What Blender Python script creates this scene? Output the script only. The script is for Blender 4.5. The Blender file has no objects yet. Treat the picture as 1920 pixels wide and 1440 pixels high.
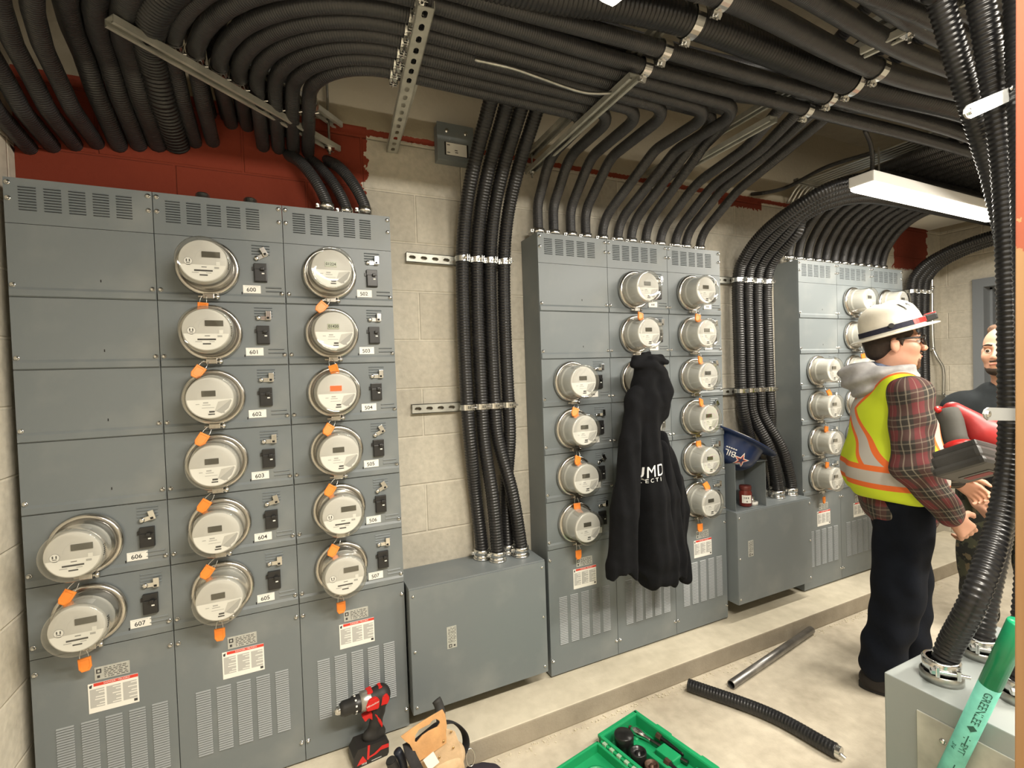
import bpy, bmesh, math, random
import numpy as np
from mathutils import Vector, Matrix
from mathutils.bvhtree import BVHTree

random.seed(7)
PI = math.pi
SC = bpy.context.scene
COL = SC.collection

# ------------------------------------------------------------------ camera
CAM = np.array([0.73223, -1.89956, 1.48175])
YAW, PITCH, ROLL, FPX = 0.434, -0.0222, -0.0337, 902.37
FW = np.array([math.sin(YAW)*math.cos(PITCH), math.cos(YAW)*math.cos(PITCH), math.sin(PITCH)])
_rt = np.array([math.cos(YAW), -math.sin(YAW), 0.0])
_up = np.cross(_rt, FW)
RT = math.cos(ROLL)*_rt + math.sin(ROLL)*_up
UP = -math.sin(ROLL)*_rt + math.cos(ROLL)*_up
cd = bpy.data.cameras.new('camera')
cam = bpy.data.objects.new('camera', cd)
COL.objects.link(cam)
cd.sensor_fit = 'HORIZONTAL'; cd.sensor_width = 36.0; cd.lens = 36.0*FPX/1920.0
cd.clip_start = 0.02
cam.matrix_world = Matrix(((RT[0], UP[0], -FW[0], CAM[0]), (RT[1], UP[1], -FW[1], CAM[1]),
                           (RT[2], UP[2], -FW[2], CAM[2]), (0, 0, 0, 1)))
SC.camera = cam

# ------------------------------------------------------------------ world, exposure
SC.view_settings.view_transform = 'Standard'
SC.view_settings.look = 'None'
SC.view_settings.exposure = 0.42
SC.view_settings.gamma = 1.0
w = bpy.data.worlds.new('World'); SC.world = w; w.use_nodes = True
w.node_tree.nodes['Background'].inputs[0].default_value = (1.0, 0.93, 0.80, 1)
w.node_tree.nodes['Background'].inputs[1].default_value = 0.02

def area(name, loc, rot, sx, sy, power, color=(1.0, 0.93, 0.81)):
    l = bpy.data.lights.new(name, 'AREA'); l.shape = 'RECTANGLE'; l.size = sx; l.size_y = sy
    l.energy = power; l.color = color
    o = bpy.data.objects.new(name, l); o.location = loc; o.rotation_euler = rot
    COL.objects.link(o); return o
# light thrown down by the three strip fixtures that are built further below (same places)
area('strip_light_far', (3.85, -0.53, 2.268), (0, 0, 0), 1.22, 0.06, 24)
area('strip_light_overhead', (1.62, -1.55, 2.288), (0, 0, PI/2-0.15), 1.2, 0.06, 8)
area('strip_light_behind', (1.6, -2.10, 2.52), (math.radians(9), 0, 0), 1.2, 0.10, 80)
area('strip_light_right', (3.5, -2.10, 2.52), (math.radians(9), 0, 0), 1.2, 0.10, 70)

# ------------------------------------------------------------------ pixel -> world on a known plane
def ray(u, v):
    d = FW + (u-960)/FPX*RT - (v-720)/FPX*UP
    return d
def on(u, v, ax, val):
    d = ray(u, v); t = (val-CAM[ax])/d[ax]
    return Vector(CAM + t*d)
def at_x(u, v, x): return on(u, v, 0, x)
def at_y(u, v, y): return on(u, v, 1, y)
def at_z(u, v, z): return on(u, v, 2, z)

# ------------------------------------------------------------------ materials
MATS = {}
def nodes_of(m): return m.node_tree.nodes, m.node_tree.links
def mat(name, color, rough=0.5, metal=0.0, var=0.0, vscale=8.0, bump=0.0, bscale=60.0, spec=None, emit=None, coat=0.0):
    if name in MATS: return MATS[name]
    m = bpy.data.materials.new(name); m.use_nodes = True
    N, L = nodes_of(m); b = N['Principled BSDF']
    b.inputs['Base Color'].default_value = (*color, 1); b.inputs['Roughness'].default_value = rough
    b.inputs['Metallic'].default_value = metal
    if coat: b.inputs['Coat Weight'].default_value = coat
    if spec is not None: b.inputs['Specular IOR Level'].default_value = spec
    if emit: b.inputs['Emission Color'].default_value = (*emit[0], 1); b.inputs['Emission Strength'].default_value = emit[1]
    if var or bump:
        tc = N.new('ShaderNodeTexCoord')
        if var:
            n = N.new('ShaderNodeTexNoise'); n.inputs['Scale'].default_value = vscale; n.inputs['Detail'].default_value = 6
            L.new(tc.outputs['Object'], n.inputs['Vector'])
            r = N.new('ShaderNodeValToRGB')
            r.color_ramp.elements[0].position = 0.35; r.color_ramp.elements[1].position = 0.68
            r.color_ramp.elements[0].color = (*[c*(1-var) for c in color], 1)
            r.color_ramp.elements[1].color = (*[min(1, c*(1+var)) for c in color], 1)
            L.new(n.outputs[0], r.inputs[0]); L.new(r.outputs[0], b.inputs['Base Color'])
        if bump:
            n2 = N.new('ShaderNodeTexNoise'); n2.inputs['Scale'].default_value = bscale; n2.inputs['Detail'].default_value = 5
            L.new(tc.outputs['Object'], n2.inputs['Vector'])
            bp = N.new('ShaderNodeBump'); bp.inputs['Strength'].default_value = 0.6; bp.inputs['Distance'].default_value = bump
            L.new(n2.outputs[0], bp.inputs['Height']); L.new(bp.outputs[0], b.inputs['Normal'])
    MATS[name] = m
    return m

def math_node(N, L, op, a, b=None, c=None):
    n = N.new('ShaderNodeMath'); n.operation = op
    for i, x in enumerate((a, b, c)):
        if x is None: continue
        if isinstance(x, (int, float)): n.inputs[i].default_value = x
        else: L.new(x, n.inputs[i])
    return n.outputs[0]
def mixc(N, L, fac, a, b):
    n = N.new('ShaderNodeMix'); n.data_type = 'RGBA'
    if isinstance(fac, (int, float)): n.inputs[0].default_value = fac
    else: L.new(fac, n.inputs[0])
    for i, x in ((6, a), (7, b)):
        if isinstance(x, tuple): n.inputs[i].default_value = (*x, 1)
        else: L.new(x, n.inputs[i])
    return n.outputs[2]
def noise(N, L, vec, scale, detail=4):
    n = N.new('ShaderNodeTexNoise'); n.inputs['Scale'].default_value = scale; n.inputs['Detail'].default_value = detail
    if vec is not None: L.new(vec, n.inputs['Vector'])
    return n.outputs[0]
def band(N, L, x, a, b):
    return math_node(N, L, 'MULTIPLY', math_node(N, L, 'GREATER_THAN', x, a), math_node(N, L, 'LESS_THAN', x, b))

def block_wall(name, axes, red=False, origin=0.0, gain=1.0):
    """unpainted concrete block, 0.4 x 0.2 m units; axes = object axes used as (along, up)"""
    m = bpy.data.materials.new(name); m.use_nodes = True
    N, L = nodes_of(m); b = N['Principled BSDF']; b.inputs['Roughness'].default_value = 0.9
    tc = N.new('ShaderNodeTexCoord'); sp = N.new('ShaderNodeSeparateXYZ'); L.new(tc.outputs['Object'], sp.inputs[0])
    A, Z = sp.outputs[axes], sp.outputs[2]
    cb = N.new('ShaderNodeCombineXYZ')
    L.new(math_node(N, L, 'ADD', A, origin), cb.inputs[0]); L.new(math_node(N, L, 'ADD', Z, 0.030), cb.inputs[1])
    br = N.new('ShaderNodeTexBrick'); L.new(cb.outputs[0], br.inputs['Vector'])
    br.inputs['Scale'].default_value = 1.0; br.inputs['Brick Width'].default_value = 0.43; br.inputs['Row Height'].default_value = 0.2085
    br.inputs['Mortar Size'].default_value = 0.006; br.inputs['Mortar Smooth'].default_value = 0.6
    br.inputs['Color1'].default_value = (0.40*gain, 0.37*gain, 0.305*gain, 1); br.inputs['Color2'].default_value = (0.46*gain, 0.43*gain, 0.36*gain, 1)
    br.inputs['Mortar'].default_value = (0.50*gain, 0.465*gain, 0.385*gain, 1)
    n1 = noise(N, L, tc.outputs['Object'], 3.0, 5); n2 = noise(N, L, tc.outputs['Object'], 45.0, 6)
    k = math_node(N, L, 'MULTIPLY_ADD', n1, 0.5, 0.75)
    k2 = math_node(N, L, 'MULTIPLY_ADD', n2, 0.45, 0.78)
    mul = N.new('ShaderNodeVectorMath'); mul.operation = 'SCALE'; L.new(br.outputs[0], mul.inputs[0])
    L.new(math_node(N, L, 'MULTIPLY', k, k2), mul.inputs['Scale'])
    colr = mul.outputs[0]
    mort = br.outputs[1]
    up = math_node(N, L, 'GREATER_THAN', Z, 2.492)         # smooth cast beam above the last course
    smooth = mixc(N, L, n1, (0.30, 0.262, 0.192), (0.36, 0.32, 0.24))
    colr = mixc(N, L, up, colr, smooth)
    mort = math_node(N, L, 'MULTIPLY', mort, math_node(N, L, 'SUBTRACT', 1.0, up))
    if red:
        j1 = math_node(N, L, 'MULTIPLY_ADD', noise(N, L, tc.outputs['Object'], 22.0, 3), 0.14, -0.07)
        j2 = math_node(N, L, 'MULTIPLY_ADD', noise(N, L, tc.outputs['Object'], 70.0, 2), 0.05, -0.025)
        Aj = math_node(N, L, 'ADD', A, j1)
        Zj = math_node(N, L, 'ADD', Z, j2)
        big = math_node(N, L, 'MULTIPLY', band(N, L, Aj, -1.0, 1.055), band(N, L, Z, 1.95, 2.515))
        line = math_node(N, L, 'MULTIPLY', band(N, L, A, 0.0, 3.75), band(N, L, math_node(N, L, 'MULTIPLY_ADD', j2, 0.25, Z), 2.484, 2.508))
        pat = math_node(N, L, 'MULTIPLY', band(N, L, A, 3.06, 3.43), band(N, L, Zj, 2.435, 2.50))
        far = math_node(N, L, 'MULTIPLY', band(N, L, Aj, 4.85, 5.30), band(N, L, Zj, 2.17, 2.50))
        msk = math_node(N, L, 'MAXIMUM', math_node(N, L, 'MAXIMUM', big, line), math_node(N, L, 'MAXIMUM', pat, far))
        rd = mixc(N, L, n1, (0.155, 0.019, 0.006), (0.215, 0.031, 0.010))
        colr = mixc(N, L, msk, colr, rd)
    L.new(colr, b.inputs['Base Color'])
    bp = N.new('ShaderNodeBump'); bp.inputs['Distance'].default_value = 0.006; bp.inputs['Strength'].default_value = 0.7
    h = math_node(N, L, 'MULTIPLY_ADD', mort, -1.0, math_node(N, L, 'MULTIPLY', n2, 0.5))
    L.new(h, bp.inputs['Height']); L.new(bp.outputs[0], b.inputs['Normal'])
    return m

def concrete(name, c1, c2, bump=0.002):
    m = bpy.data.materials.new(name); m.use_nodes = True
    N, L = nodes_of(m); b = N['Principled BSDF']; b.inputs['Roughness'].default_value = 0.8
    tc = N.new('ShaderNodeTexCoord'); O = tc.outputs['Object']
    n1 = noise(N, L, O, 2.2, 6); n2 = noise(N, L, O, 18.0, 8); n3 = noise(N, L, O, 120.0, 3)
    f = math_node(N, L, 'ADD', math_node(N, L, 'MULTIPLY', n1, 0.6), math_node(N, L, 'MULTIPLY', n2, 0.4))
    r = N.new('ShaderNodeValToRGB'); r.color_ramp.elements[0].position = 0.36; r.color_ramp.elements[1].position = 0.62
    r.color_ramp.elements[0].color = (*c1, 1); r.color_ramp.elements[1].color = (*c2, 1)
    L.new(f, r.inputs[0]); L.new(r.outputs[0], b.inputs['Base Color'])
    bp = N.new('ShaderNodeBump'); bp.inputs['Distance'].default_value = bump; bp.inputs['Strength'].default_value = 0.6
    L.new(math_node(N, L, 'ADD', n2, n3), bp.inputs['Height']); L.new(bp.outputs[0], b.inputs['Normal'])
    return m

def conduit_mat(name, pitch, color=(0.016, 0.016, 0.017), rough=0.38):
    m = bpy.data.materials.new(name); m.use_nodes = True
    N, L = nodes_of(m); b = N['Principled BSDF']
    b.inputs['Roughness'].default_value = rough
    tc = N.new('ShaderNodeTexCoord')
    n = noise(N, L, tc.outputs['Object'], 14.0, 5)
    L.new(mixc(N, L, math_node(N, L, 'MULTIPLY', n, 0.9), color, tuple(c*2.6+0.006 for c in color)), b.inputs['Base Color'])
    uv = N.new('ShaderNodeUVMap'); uv.uv_map = 'UVMap'
    sp = N.new('ShaderNodeSeparateXYZ'); L.new(uv.outputs[0], sp.inputs[0])
    s = math_node(N, L, 'SINE', math_node(N, L, 'MULTIPLY', sp.outputs[1], 2*PI/pitch))
    bp = N.new('ShaderNodeBump'); bp.inputs['Distance'].default_value = pitch*0.06; bp.inputs['Strength'].default_value = 0.7
    L.new(s, bp.inputs['Height']); L.new(bp.outputs[0], b.inputs['Normal'])
    return m

def glass_mat(name, tint=(0.97, 0.97, 0.95), shine=0.35):
    m = bpy.data.materials.new(name); m.use_nodes = True
    N, L = nodes_of(m); N.remove(N['Principled BSDF']); out = N['Material Output']
    t = N.new('ShaderNodeBsdfTransparent'); t.inputs[0].default_value = (*tint, 1)
    g = N.new('ShaderNodeBsdfGlossy'); g.inputs['Roughness'].default_value = 0.06
    lw = N.new('ShaderNodeLayerWeight'); lw.inputs[0].default_value = shine
    mx = N.new('ShaderNodeMixShader')
    L.new(math_node(N, L, 'MULTIPLY_ADD', lw.outputs[1], 0.75, 0.045), mx.inputs[0])
    L.new(t.outputs[0], mx.inputs[1]); L.new(g.outputs[0], mx.inputs[2]); L.new(mx.outputs[0], out.inputs[0])
    return m

def paint_mat(name, color, rough=0.42, dust=(0.30, 0.31, 0.28)):
    """cabinet enamel with dusty hand smears"""
    m = bpy.data.materials.new(name); m.use_nodes = True
    N, L = nodes_of(m); b = N['Principled BSDF']
    tc = N.new('ShaderNodeTexCoord'); O = tc.outputs['Object']
    n1 = noise(N, L, O, 5.0, 5); n2 = noise(N, L, O, 1.6, 2)
    r = N.new('ShaderNodeValToRGB'); r.color_ramp.elements[0].position = 0.52; r.color_ramp.elements[1].position = 0.78
    L.new(n1, r.inputs[0])
    f = math_node(N, L, 'MULTIPLY', r.outputs[0], math_node(N, L, 'MULTIPLY', n2, 0.75))
    L.new(mixc(N, L, f, color, dust), b.inputs['Base Color'])
    L.new(math_node(N, L, 'MULTIPLY_ADD', f, 0.3, rough), b.inputs['Roughness'])
    return m

M_GREY = paint_mat('grey_enamel', (0.158, 0.180, 0.190), dust=(0.30, 0.31, 0.295))
M_SLATLIT = mat('highlit_slat_enamel', (0.30, 0.32, 0.325), 0.5)  # paler cabinet grey: lamp highlight on lower louvre slats painted into the colour
M_GREY2 = paint_mat('pale_grey_enamel', (0.25, 0.275, 0.27), 0.35)
M_SLOT = mat('vent_shadow_black', (0.012, 0.012, 0.012), 0.9)
M_GALV = mat('galvanized_steel', (0.46, 0.46, 0.43), 0.38, 1.0, 0.18, 25.0)
M_STRUT = mat('weathered_zinc_strut', (0.40, 0.40, 0.36), 0.42, 0.35, 0.2, 14.0)
M_CHROME = mat('bright_zinc', (0.72, 0.72, 0.70), 0.22, 1.0)
M_STAINLESS = mat('stainless_ring', (0.58, 0.56, 0.52), 0.24, 1.0)
M_BODY = mat('meter_housing_grey', (0.52, 0.515, 0.48), 0.38, 0.0)
M_DARKHOUS = mat('meter_housing_dark', (0.20, 0.195, 0.175), 0.40, 0.0)
M_FACE = mat('meter_face_grey', (0.56, 0.555, 0.53), 0.5)
M_FACEW = mat('meter_face_white', (0.80, 0.80, 0.77), 0.5)
M_INK = mat('print_dark', (0.045, 0.045, 0.045), 0.6)
M_INKL = mat('print_light_grey', (0.42, 0.42, 0.41), 0.6)
M_LCD = mat('lcd_dark', (0.085, 0.082, 0.068), 0.25)
M_LCDON = mat('lcd_pale_green', (0.40, 0.43, 0.34), 0.3)
M_GLASS = glass_mat('clear_meter_glass')
M_ORANGE = mat('orange_seal_plastic', (0.86, 0.25, 0.035), 0.42)
M_BLACKP = mat('black_plastic', (0.018, 0.018, 0.018), 0.4)
M_BLACKR = mat('black_rubber', (0.015, 0.015, 0.015), 0.7)
M_WHITE = mat('white_sticker', (0.82, 0.81, 0.76), 0.6)
M_RED = mat('red_plastic', (0.60, 0.025, 0.022), 0.35)
M_REDINK = mat('red_print', (0.66, 0.05, 0.03), 0.5)
M_SILVER = mat('silver_nameplate', (0.50, 0.51, 0.48), 0.45, 0.3, 0.12, 60)
M_COND = conduit_mat('black_conduit_fine', 0.0075)
M_CONDR = mat('black_conduit_ribbed', (0.013, 0.013, 0.014), 0.33, 0.0, 0.25, 12)
M_EMTS = mat('emt_steel', (0.60, 0.60, 0.57), 0.28, 1.0)
M_GREEN = mat('green_case_plastic', (0.010, 0.30, 0.11), 0.42, 0.0, 0.10, 10)
M_BLOCK = block_wall('concrete_block_back', 0, red=True, origin=0.25)
M_BLOCKL = block_wall('concrete_block_side', 1, origin=0.1)
M_BLOCKW = block_wall('pale_block_left', 1, origin=0.1, gain=1.45)
M_FLOOR = concrete('concrete_floor', (0.40, 0.35, 0.27), (0.60, 0.54, 0.43))
M_PAD = concrete('concrete_pad', (0.52, 0.47, 0.36), (0.68, 0.62, 0.49))
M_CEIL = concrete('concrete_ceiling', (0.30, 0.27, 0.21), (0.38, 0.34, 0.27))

# ------------------------------------------------------------------ mesh builder
class MB:
    def __init__(s): s.v = []; s.f = []; s.mi = []; s.sm = []; s.uv = None; s.n = 0
    def add(s, verts, faces, mi=0, smooth=False, T=None):
        verts = np.asarray(verts, float).reshape(-1, 3)
        if T is not None:
            A = np.array(T); verts = verts @ A[:3, :3].T + A[:3, 3]
        b = s.n; s.v.append(verts); s.n += len(verts)
        for f in faces: s.f.append([i+b for i in f])
        s.mi += [mi]*len(faces); s.sm += [smooth]*len(faces)
        return s
    def box(s, a, b, mi=0, T=None, bev=0.0):
        x0, y0, z0 = (min(p, q) for p, q in zip(a, b)); x1, y1, z1 = (max(p, q) for p, q in zip(a, b))
        if bev <= 0:
            v = [(x0,y0,z0),(x1,y0,z0),(x1,y1,z0),(x0,y1,z0),(x0,y0,z1),(x1,y0,z1),(x1,y1,z1),(x0,y1,z1)]
            f = [(0,3,2,1),(4,5,6,7),(0,1,5,4),(1,2,6,5),(2,3,7,6),(3,0,4,7)]
            return s.add(v, f, mi, False, T)
        bm = bmesh.new(); bmesh.ops.create_cube(bm, size=1)
        for q in bm.verts: q.co = Vector(((x0+x1)/2+q.co.x*(x1-x0), (y0+y1)/2+q.co.y*(y1-y0), (z0+z1)/2+q.co.z*(z1-z0)))
        bmesh.ops.bevel(bm, geom=bm.edges[:], offset=bev, segments=2, affect='EDGES', profile=0.6)
        s.bm(bm, mi, False, T); return s
    def bm(s, bm, mi=0, smooth=False, T=None):
        bm.verts.index_update()
        s.add([q.co[:] for q in bm.verts], [[q.index for q in f.verts] for f in bm.faces], mi, smooth, T); bm.free(); return s
    def lathe(s, prof, seg=24, mi=0, T=None, smooth=True, cap=False):
        """profile of (r, h) turned about the local +Z axis"""
        v = []; f = []
        for r, h in prof:
            for k in range(seg):
                a = 2*PI*k/seg; v.append((r*math.cos(a), r*math.sin(a), h))
        for i in range(len(prof)-1):
            for k in range(seg):
                k2 = (k+1) % seg
                f.append((i*seg+k, i*seg+k2, (i+1)*seg+k2, (i+1)*seg+k))
        if cap:
            f.append(tuple(range(seg))[::-1]); f.append(tuple((len(prof)-1)*seg+k for k in range(seg)))
        return s.add(v, f, mi, smooth, T)
    def cyl(s, p0, p1, r0, r1=None, seg=16, mi=0, smooth=True):
        p0 = Vector(p0); p1 = Vector(p1); d = p1-p0; L = d.length
        T = Matrix.Translation(p0) @ d.to_track_quat('Z', 'Y').to_matrix().to_4x4()
        r1 = r0 if r1 is None else r1
        s.lathe([(r0, 0), (r1, L)], seg, mi, T, smooth)
        s.lathe([(r0, 0), (0.0001, 0)][::-1], seg, mi, T, False)
        s.lathe([(r1, L), (0.0001, L)], seg, mi, T, False); return s
    def prism(s, poly, depth, mi=0, T=None):
        """polygon in local XY pushed along +Z by depth"""
        n = len(poly); v = [(x, y, 0) for x, y in poly]+[(x, y, depth) for x, y in poly]
        f = [tuple(range(n))[::-1], tuple(range(n, 2*n))]+[(i, (i+1) % n, n+(i+1) % n, n+i) for i in range(n)]
        return s.add(v, f, mi, False, T)
    def tube(s, pts, r, seg=12, mi=0, caps=True, smooth=True, flat=None):
        v, f, uv = sweep(pts, r, seg, caps, flat); s.add(v, f, mi, smooth); return s
    def text(s, txt, size, mi=0, T=None, depth=0.0004):
        v, f = glyphs(txt, size, depth); return s.add(v, f, mi, False, T)
    def build(s, name, mats, parent=None, uv=None):
        me = bpy.data.meshes.new(name)
        V = np.concatenate(s.v) if s.v else np.zeros((0, 3))
        me.from_pydata(V.tolist(), [], s.f)
        if not isinstance(mats, (list, tuple)): mats = [mats]
        for m in mats: me.materials.append(m)
        me.polygons.foreach_set('material_index', s.mi); me.polygons.foreach_set('use_smooth', s.sm)
        me.update()
        o = bpy.data.objects.new(name, me); COL.objects.link(o)
        if parent is not None: o.parent = parent
        return o

def frames(P):
    P = np.asarray(P, float); T = np.gradient(P, axis=0); T /= np.linalg.norm(T, axis=1)[:, None]+1e-12
    n = np.cross(T[0], [0, 0, 1.0])
    if np.linalg.norm(n) < 0.1: n = np.cross(T[0], [1.0, 0, 0])
    n /= np.linalg.norm(n); Ns = [n]
    for i in range(1, len(P)):
        n = n-T[i]*np.dot(n, T[i]); n /= np.linalg.norm(n)+1e-12; Ns.append(n)
    Nn = np.array(Ns); return P, T, Nn, np.cross(T, Nn)
def sweep(pts, r, seg=12, caps=True, flat=None):
    P, T, A, B = frames(pts); n = len(P)
    R = np.full(n, r) if np.isscalar(r) else np.asarray(r, float)
    ang = np.arange(seg)*2*PI/seg
    fa, fb = flat if flat else (1, 1)
    V = P[:, None, :]+R[:, None, None]*(fa*np.cos(ang)[None, :, None]*A[:, None, :]+fb*np.sin(ang)[None, :, None]*B[:, None, :])
    V = V.reshape(-1, 3)
    i = np.arange(n-1)[:, None]*seg; k = np.arange(seg)[None, :]; k2 = (k+1) % seg
    F = np.stack([i+k, i+k2, i+seg+k2, i+seg+k], -1).reshape(-1, 4).tolist()
    ln = np.concatenate([[0], np.cumsum(np.linalg.norm(np.diff(P, axis=0), axis=1))])
    if caps:
        F.append(list(range(seg))[::-1]); F.append([(n-1)*seg+q for q in range(seg)])
    return V, F, (np.repeat(np.arange(seg)[None, :]/seg, n, 0).reshape(-1), np.repeat(ln, seg))
def fillet(pts, r, n=10):
    """polyline with its corners rounded to radius r"""
    P = [Vector(p) for p in pts]; out = [P[0]]
    rr = r if isinstance(r, (list, tuple)) else [r]*len(P)
    for i in range(1, len(P)-1):
        a = (P[i-1]-P[i]); b = (P[i+1]-P[i]); la, lb = a.length, b.length; a.normalize(); b.normalize()
        ang = a.angle(b)
        if ang > PI-0.02: out.append(P[i]); continue
        t = min(rr[i]/math.tan(ang/2), la*0.49 if i > 1 else la*0.95, lb*0.49 if i < len(P)-2 else lb*0.95)
        r_ = t*math.tan(ang/2); bis = (a+b).normalized(); c = P[i]+bis*(r_/math.sin(ang/2))
        s = P[i]+a*t; e = P[i]+b*t; u = (s-c); w_ = (e-c); th = u.angle(w_)
        for k in range(n+1):
            q = k/n
            out.append(c+(u*math.sin((1-q)*th)+w_*math.sin(q*th))/math.sin(th))
    out.append(P[-1]); return out
def resample(pts, step):
    P = np.array([list(p) for p in pts], float); d = np.linalg.norm(np.diff(P, axis=0), axis=1)
    keep = np.concatenate([[True], d > 1e-6]); P = P[keep]
    s = np.concatenate([[0], np.cumsum(np.linalg.norm(np.diff(P, axis=0), axis=1))])
    n = max(2, int(round(s[-1]/step))+1); q = np.linspace(0, s[-1], n)
    return np.stack([np.interp(q, s, P[:, k]) for k in range(3)], 1)
def smooth_curve(pts, step=0.02, alpha=0.5):
    """Catmull-Rom through the points, evenly resampled"""
    P = [np.array(list(p), float) for p in pts]; P = [2*P[0]-P[1]]+P+[2*P[-1]-P[-2]]; out = []
    for i in range(1, len(P)-2):
        p0, p1, p2, p3 = P[i-1:i+3]
        for k in range(16):
            t = k/16
            out.append(0.5*((2*p1)+(p2-p0)*t+(2*p0-5*p1+4*p2-p3)*t*t+(3*p1-p0-3*p2+p3)*t**3))
    out.append(P[-2]); return resample(out, step)

_gc = {}
def glyphs(txt, size, depth):
    key = (txt, size)
    if key not in _gc:
        c = bpy.data.curves.new('t', 'FONT'); c.body = txt; c.size = size; c.align_x = 'CENTER'; c.align_y = 'CENTER'; c.resolution_u = 3; c.offset = size*0.014 if txt.isdigit() else 0.0
        o = bpy.data.objects.new('t', c); me = o.to_mesh()
        v = [tuple(q.co) for q in me.vertices]; f = [tuple(p.vertices) for p in me.polygons]
        o.to_mesh_clear(); bpy.data.objects.remove(o); bpy.data.curves.remove(c); _gc[key] = (v, f)
    return _gc[key]

# local frame of something lying on a surface that faces -Y: x right, y up, z out of the wall
def wallT(x, y, z): return Matrix(((1, 0, 0, x), (0, 0, -1, y), (0, 1, 0, z), (0, 0, 0, 1)))

# ------------------------------------------------------------------ naming
def tag(o, label, cat, group=None):
    o['label'] = label; o['category'] = cat
    if group: o['group'] = group
    return o
def thing(name, label, cat, loc=(0, 0, 0), group=None, rot=(0, 0, 0)):
    o = bpy.data.objects.new(name, None); COL.objects.link(o); o.empty_display_size = 0.05
    o.location = loc; o.rotation_euler = rot
    return tag(o, label, cat, group)
def struct(o): o['kind'] = 'structure'; return o
def kid(src, parent, loc=None, rot=None):
    c = src.copy(); COL.objects.link(c); c.parent = parent
    if loc is not None: c.location = loc
    if rot is not None: c.rotation_euler = rot
    return c
def copy_tree(o, parent=None):
    c = o.copy(); COL.objects.link(c)
    if parent is not None: c.parent = parent
    for ch in list(o.children): copy_tree(ch, c)
    return c
ORD = ['first', 'second', 'third', 'fourth', 'fifth', 'sixth', 'seventh', 'eighth', 'ninth', 'tenth', 'eleventh', 'twelfth', 'thirteenth', 'fourteenth', 'fifteenth']

# ================================================================== THE ROOM
WY = 0.16                                     # face of the back wall; cabinet fronts stand at y = 0
XR, YF, ZC = 5.5, -3.7, 3.0
def room_box(name, a, b, m, z=None):
    return struct(MB().box(a, b).build(name, m))
room_box('wall_back', (-0.2, WY, -0.1), (XR+0.2, WY+0.2, ZC), M_BLOCK)
room_box('wall_left', (-0.23, YF, -0.1), (-0.03, WY, ZC), M_BLOCKW)
room_box('wall_front', (-0.2, YF-0.2, -0.1), (XR+0.2, YF, ZC), M_BLOCK)
room_box('floor', (-0.2, YF, -0.1), (7.4, WY, 0.0), M_FLOOR)
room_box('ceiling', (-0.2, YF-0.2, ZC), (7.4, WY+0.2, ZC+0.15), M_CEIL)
# raised pad under the switchgear
mb = MB(); mb.box((-0.03, -0.19, 0), (XR, WY, 0.09), bev=0.006); mb.mi = [1 if np.all(np.concatenate(mb.v)[f][:, 1] < -0.188) else 0 for f in mb.f]; o = mb.build('trim_1', [M_PAD, concrete('pad_front_concrete', (0.27, 0.235, 0.18), (0.36, 0.315, 0.245))]); struct(o)  # front face of the pad gets a darker concrete tone than its top
# far wall with the door opening
DY0, DY1, DZ = -0.06, -1.00, 2.06
mb = MB()
mb.box((XR, DY0, -0.1), (XR+0.2, WY, ZC)); mb.box((XR, YF, -0.1), (XR+0.2, DY1, ZC)); mb.box((XR, DY1, DZ), (XR+0.2, DY0, ZC))
struct(mb.build('wall_right', M_BLOCKL))
M_FRAME = mat('grey_door_frame', (0.17, 0.185, 0.20), 0.45)
mb = MB()
for y0, y1 in ((DY0+0.015, DY0-0.05), (DY1+0.05, DY1-0.015)): mb.box((XR-0.02, y0, 0), (XR+0.22, y1, DZ-0.05))
mb.box((XR-0.02, DY0+0.015, DZ-0.05), (XR+0.22, DY1-0.015, DZ+0.015))
mb.box((XR+0.08, DY0-0.05, 0), (XR+0.11, DY0-0.065, DZ-0.05)); mb.box((XR+0.08, DY0-0.05, DZ-0.065), (XR+0.11, DY1+0.05, DZ-0.05))
struct(mb.build('door_1', M_FRAME))
# passage seen through the door
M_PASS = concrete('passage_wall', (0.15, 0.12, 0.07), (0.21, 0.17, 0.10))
mb = MB(); mb.box((7.2, YF, -0.1), (7.4, WY+0.2, ZC)); mb.box((5.7, WY, -0.1), (7.4, WY+0.2, ZC)); mb.box((5.7, YF-0.2, -0.1), (7.4, YF, ZC))
struct(mb.build('wall_passage', M_PASS))
# timber rails on the passage wall
for k, (z, hh) in enumerate(((1.95, 0.05), (1.72, 0.10), (1.45, 0.05))):
    o = MB().box((7.16, -1.6, z), (7.20, 0.1, z+hh), bev=0.004).build('wall_rail', mat('tan_rail', (0.42, 0.33, 0.20), 0.7))
    tag(o, ['tan horizontal rail seen through the doorway, topmost of three', 'wide tan horizontal rail seen through the doorway, middle of three', 'tan horizontal rail seen through the doorway, lowest of three'][k], 'rail', 'rails in the passage')

# ================================================================== METER CABINETS
PT = 0.216                                    # height of one meter row
ZB = 0.10                                     # underside of the cabinets
ZR = [1.755-PT*k for k in range(6)]           # lower edge of row k
ZTOP = 2.105
MX, MZ = 0.150, 0.112                         # meter axis: from the left seam, above the row's lower edge

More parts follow.
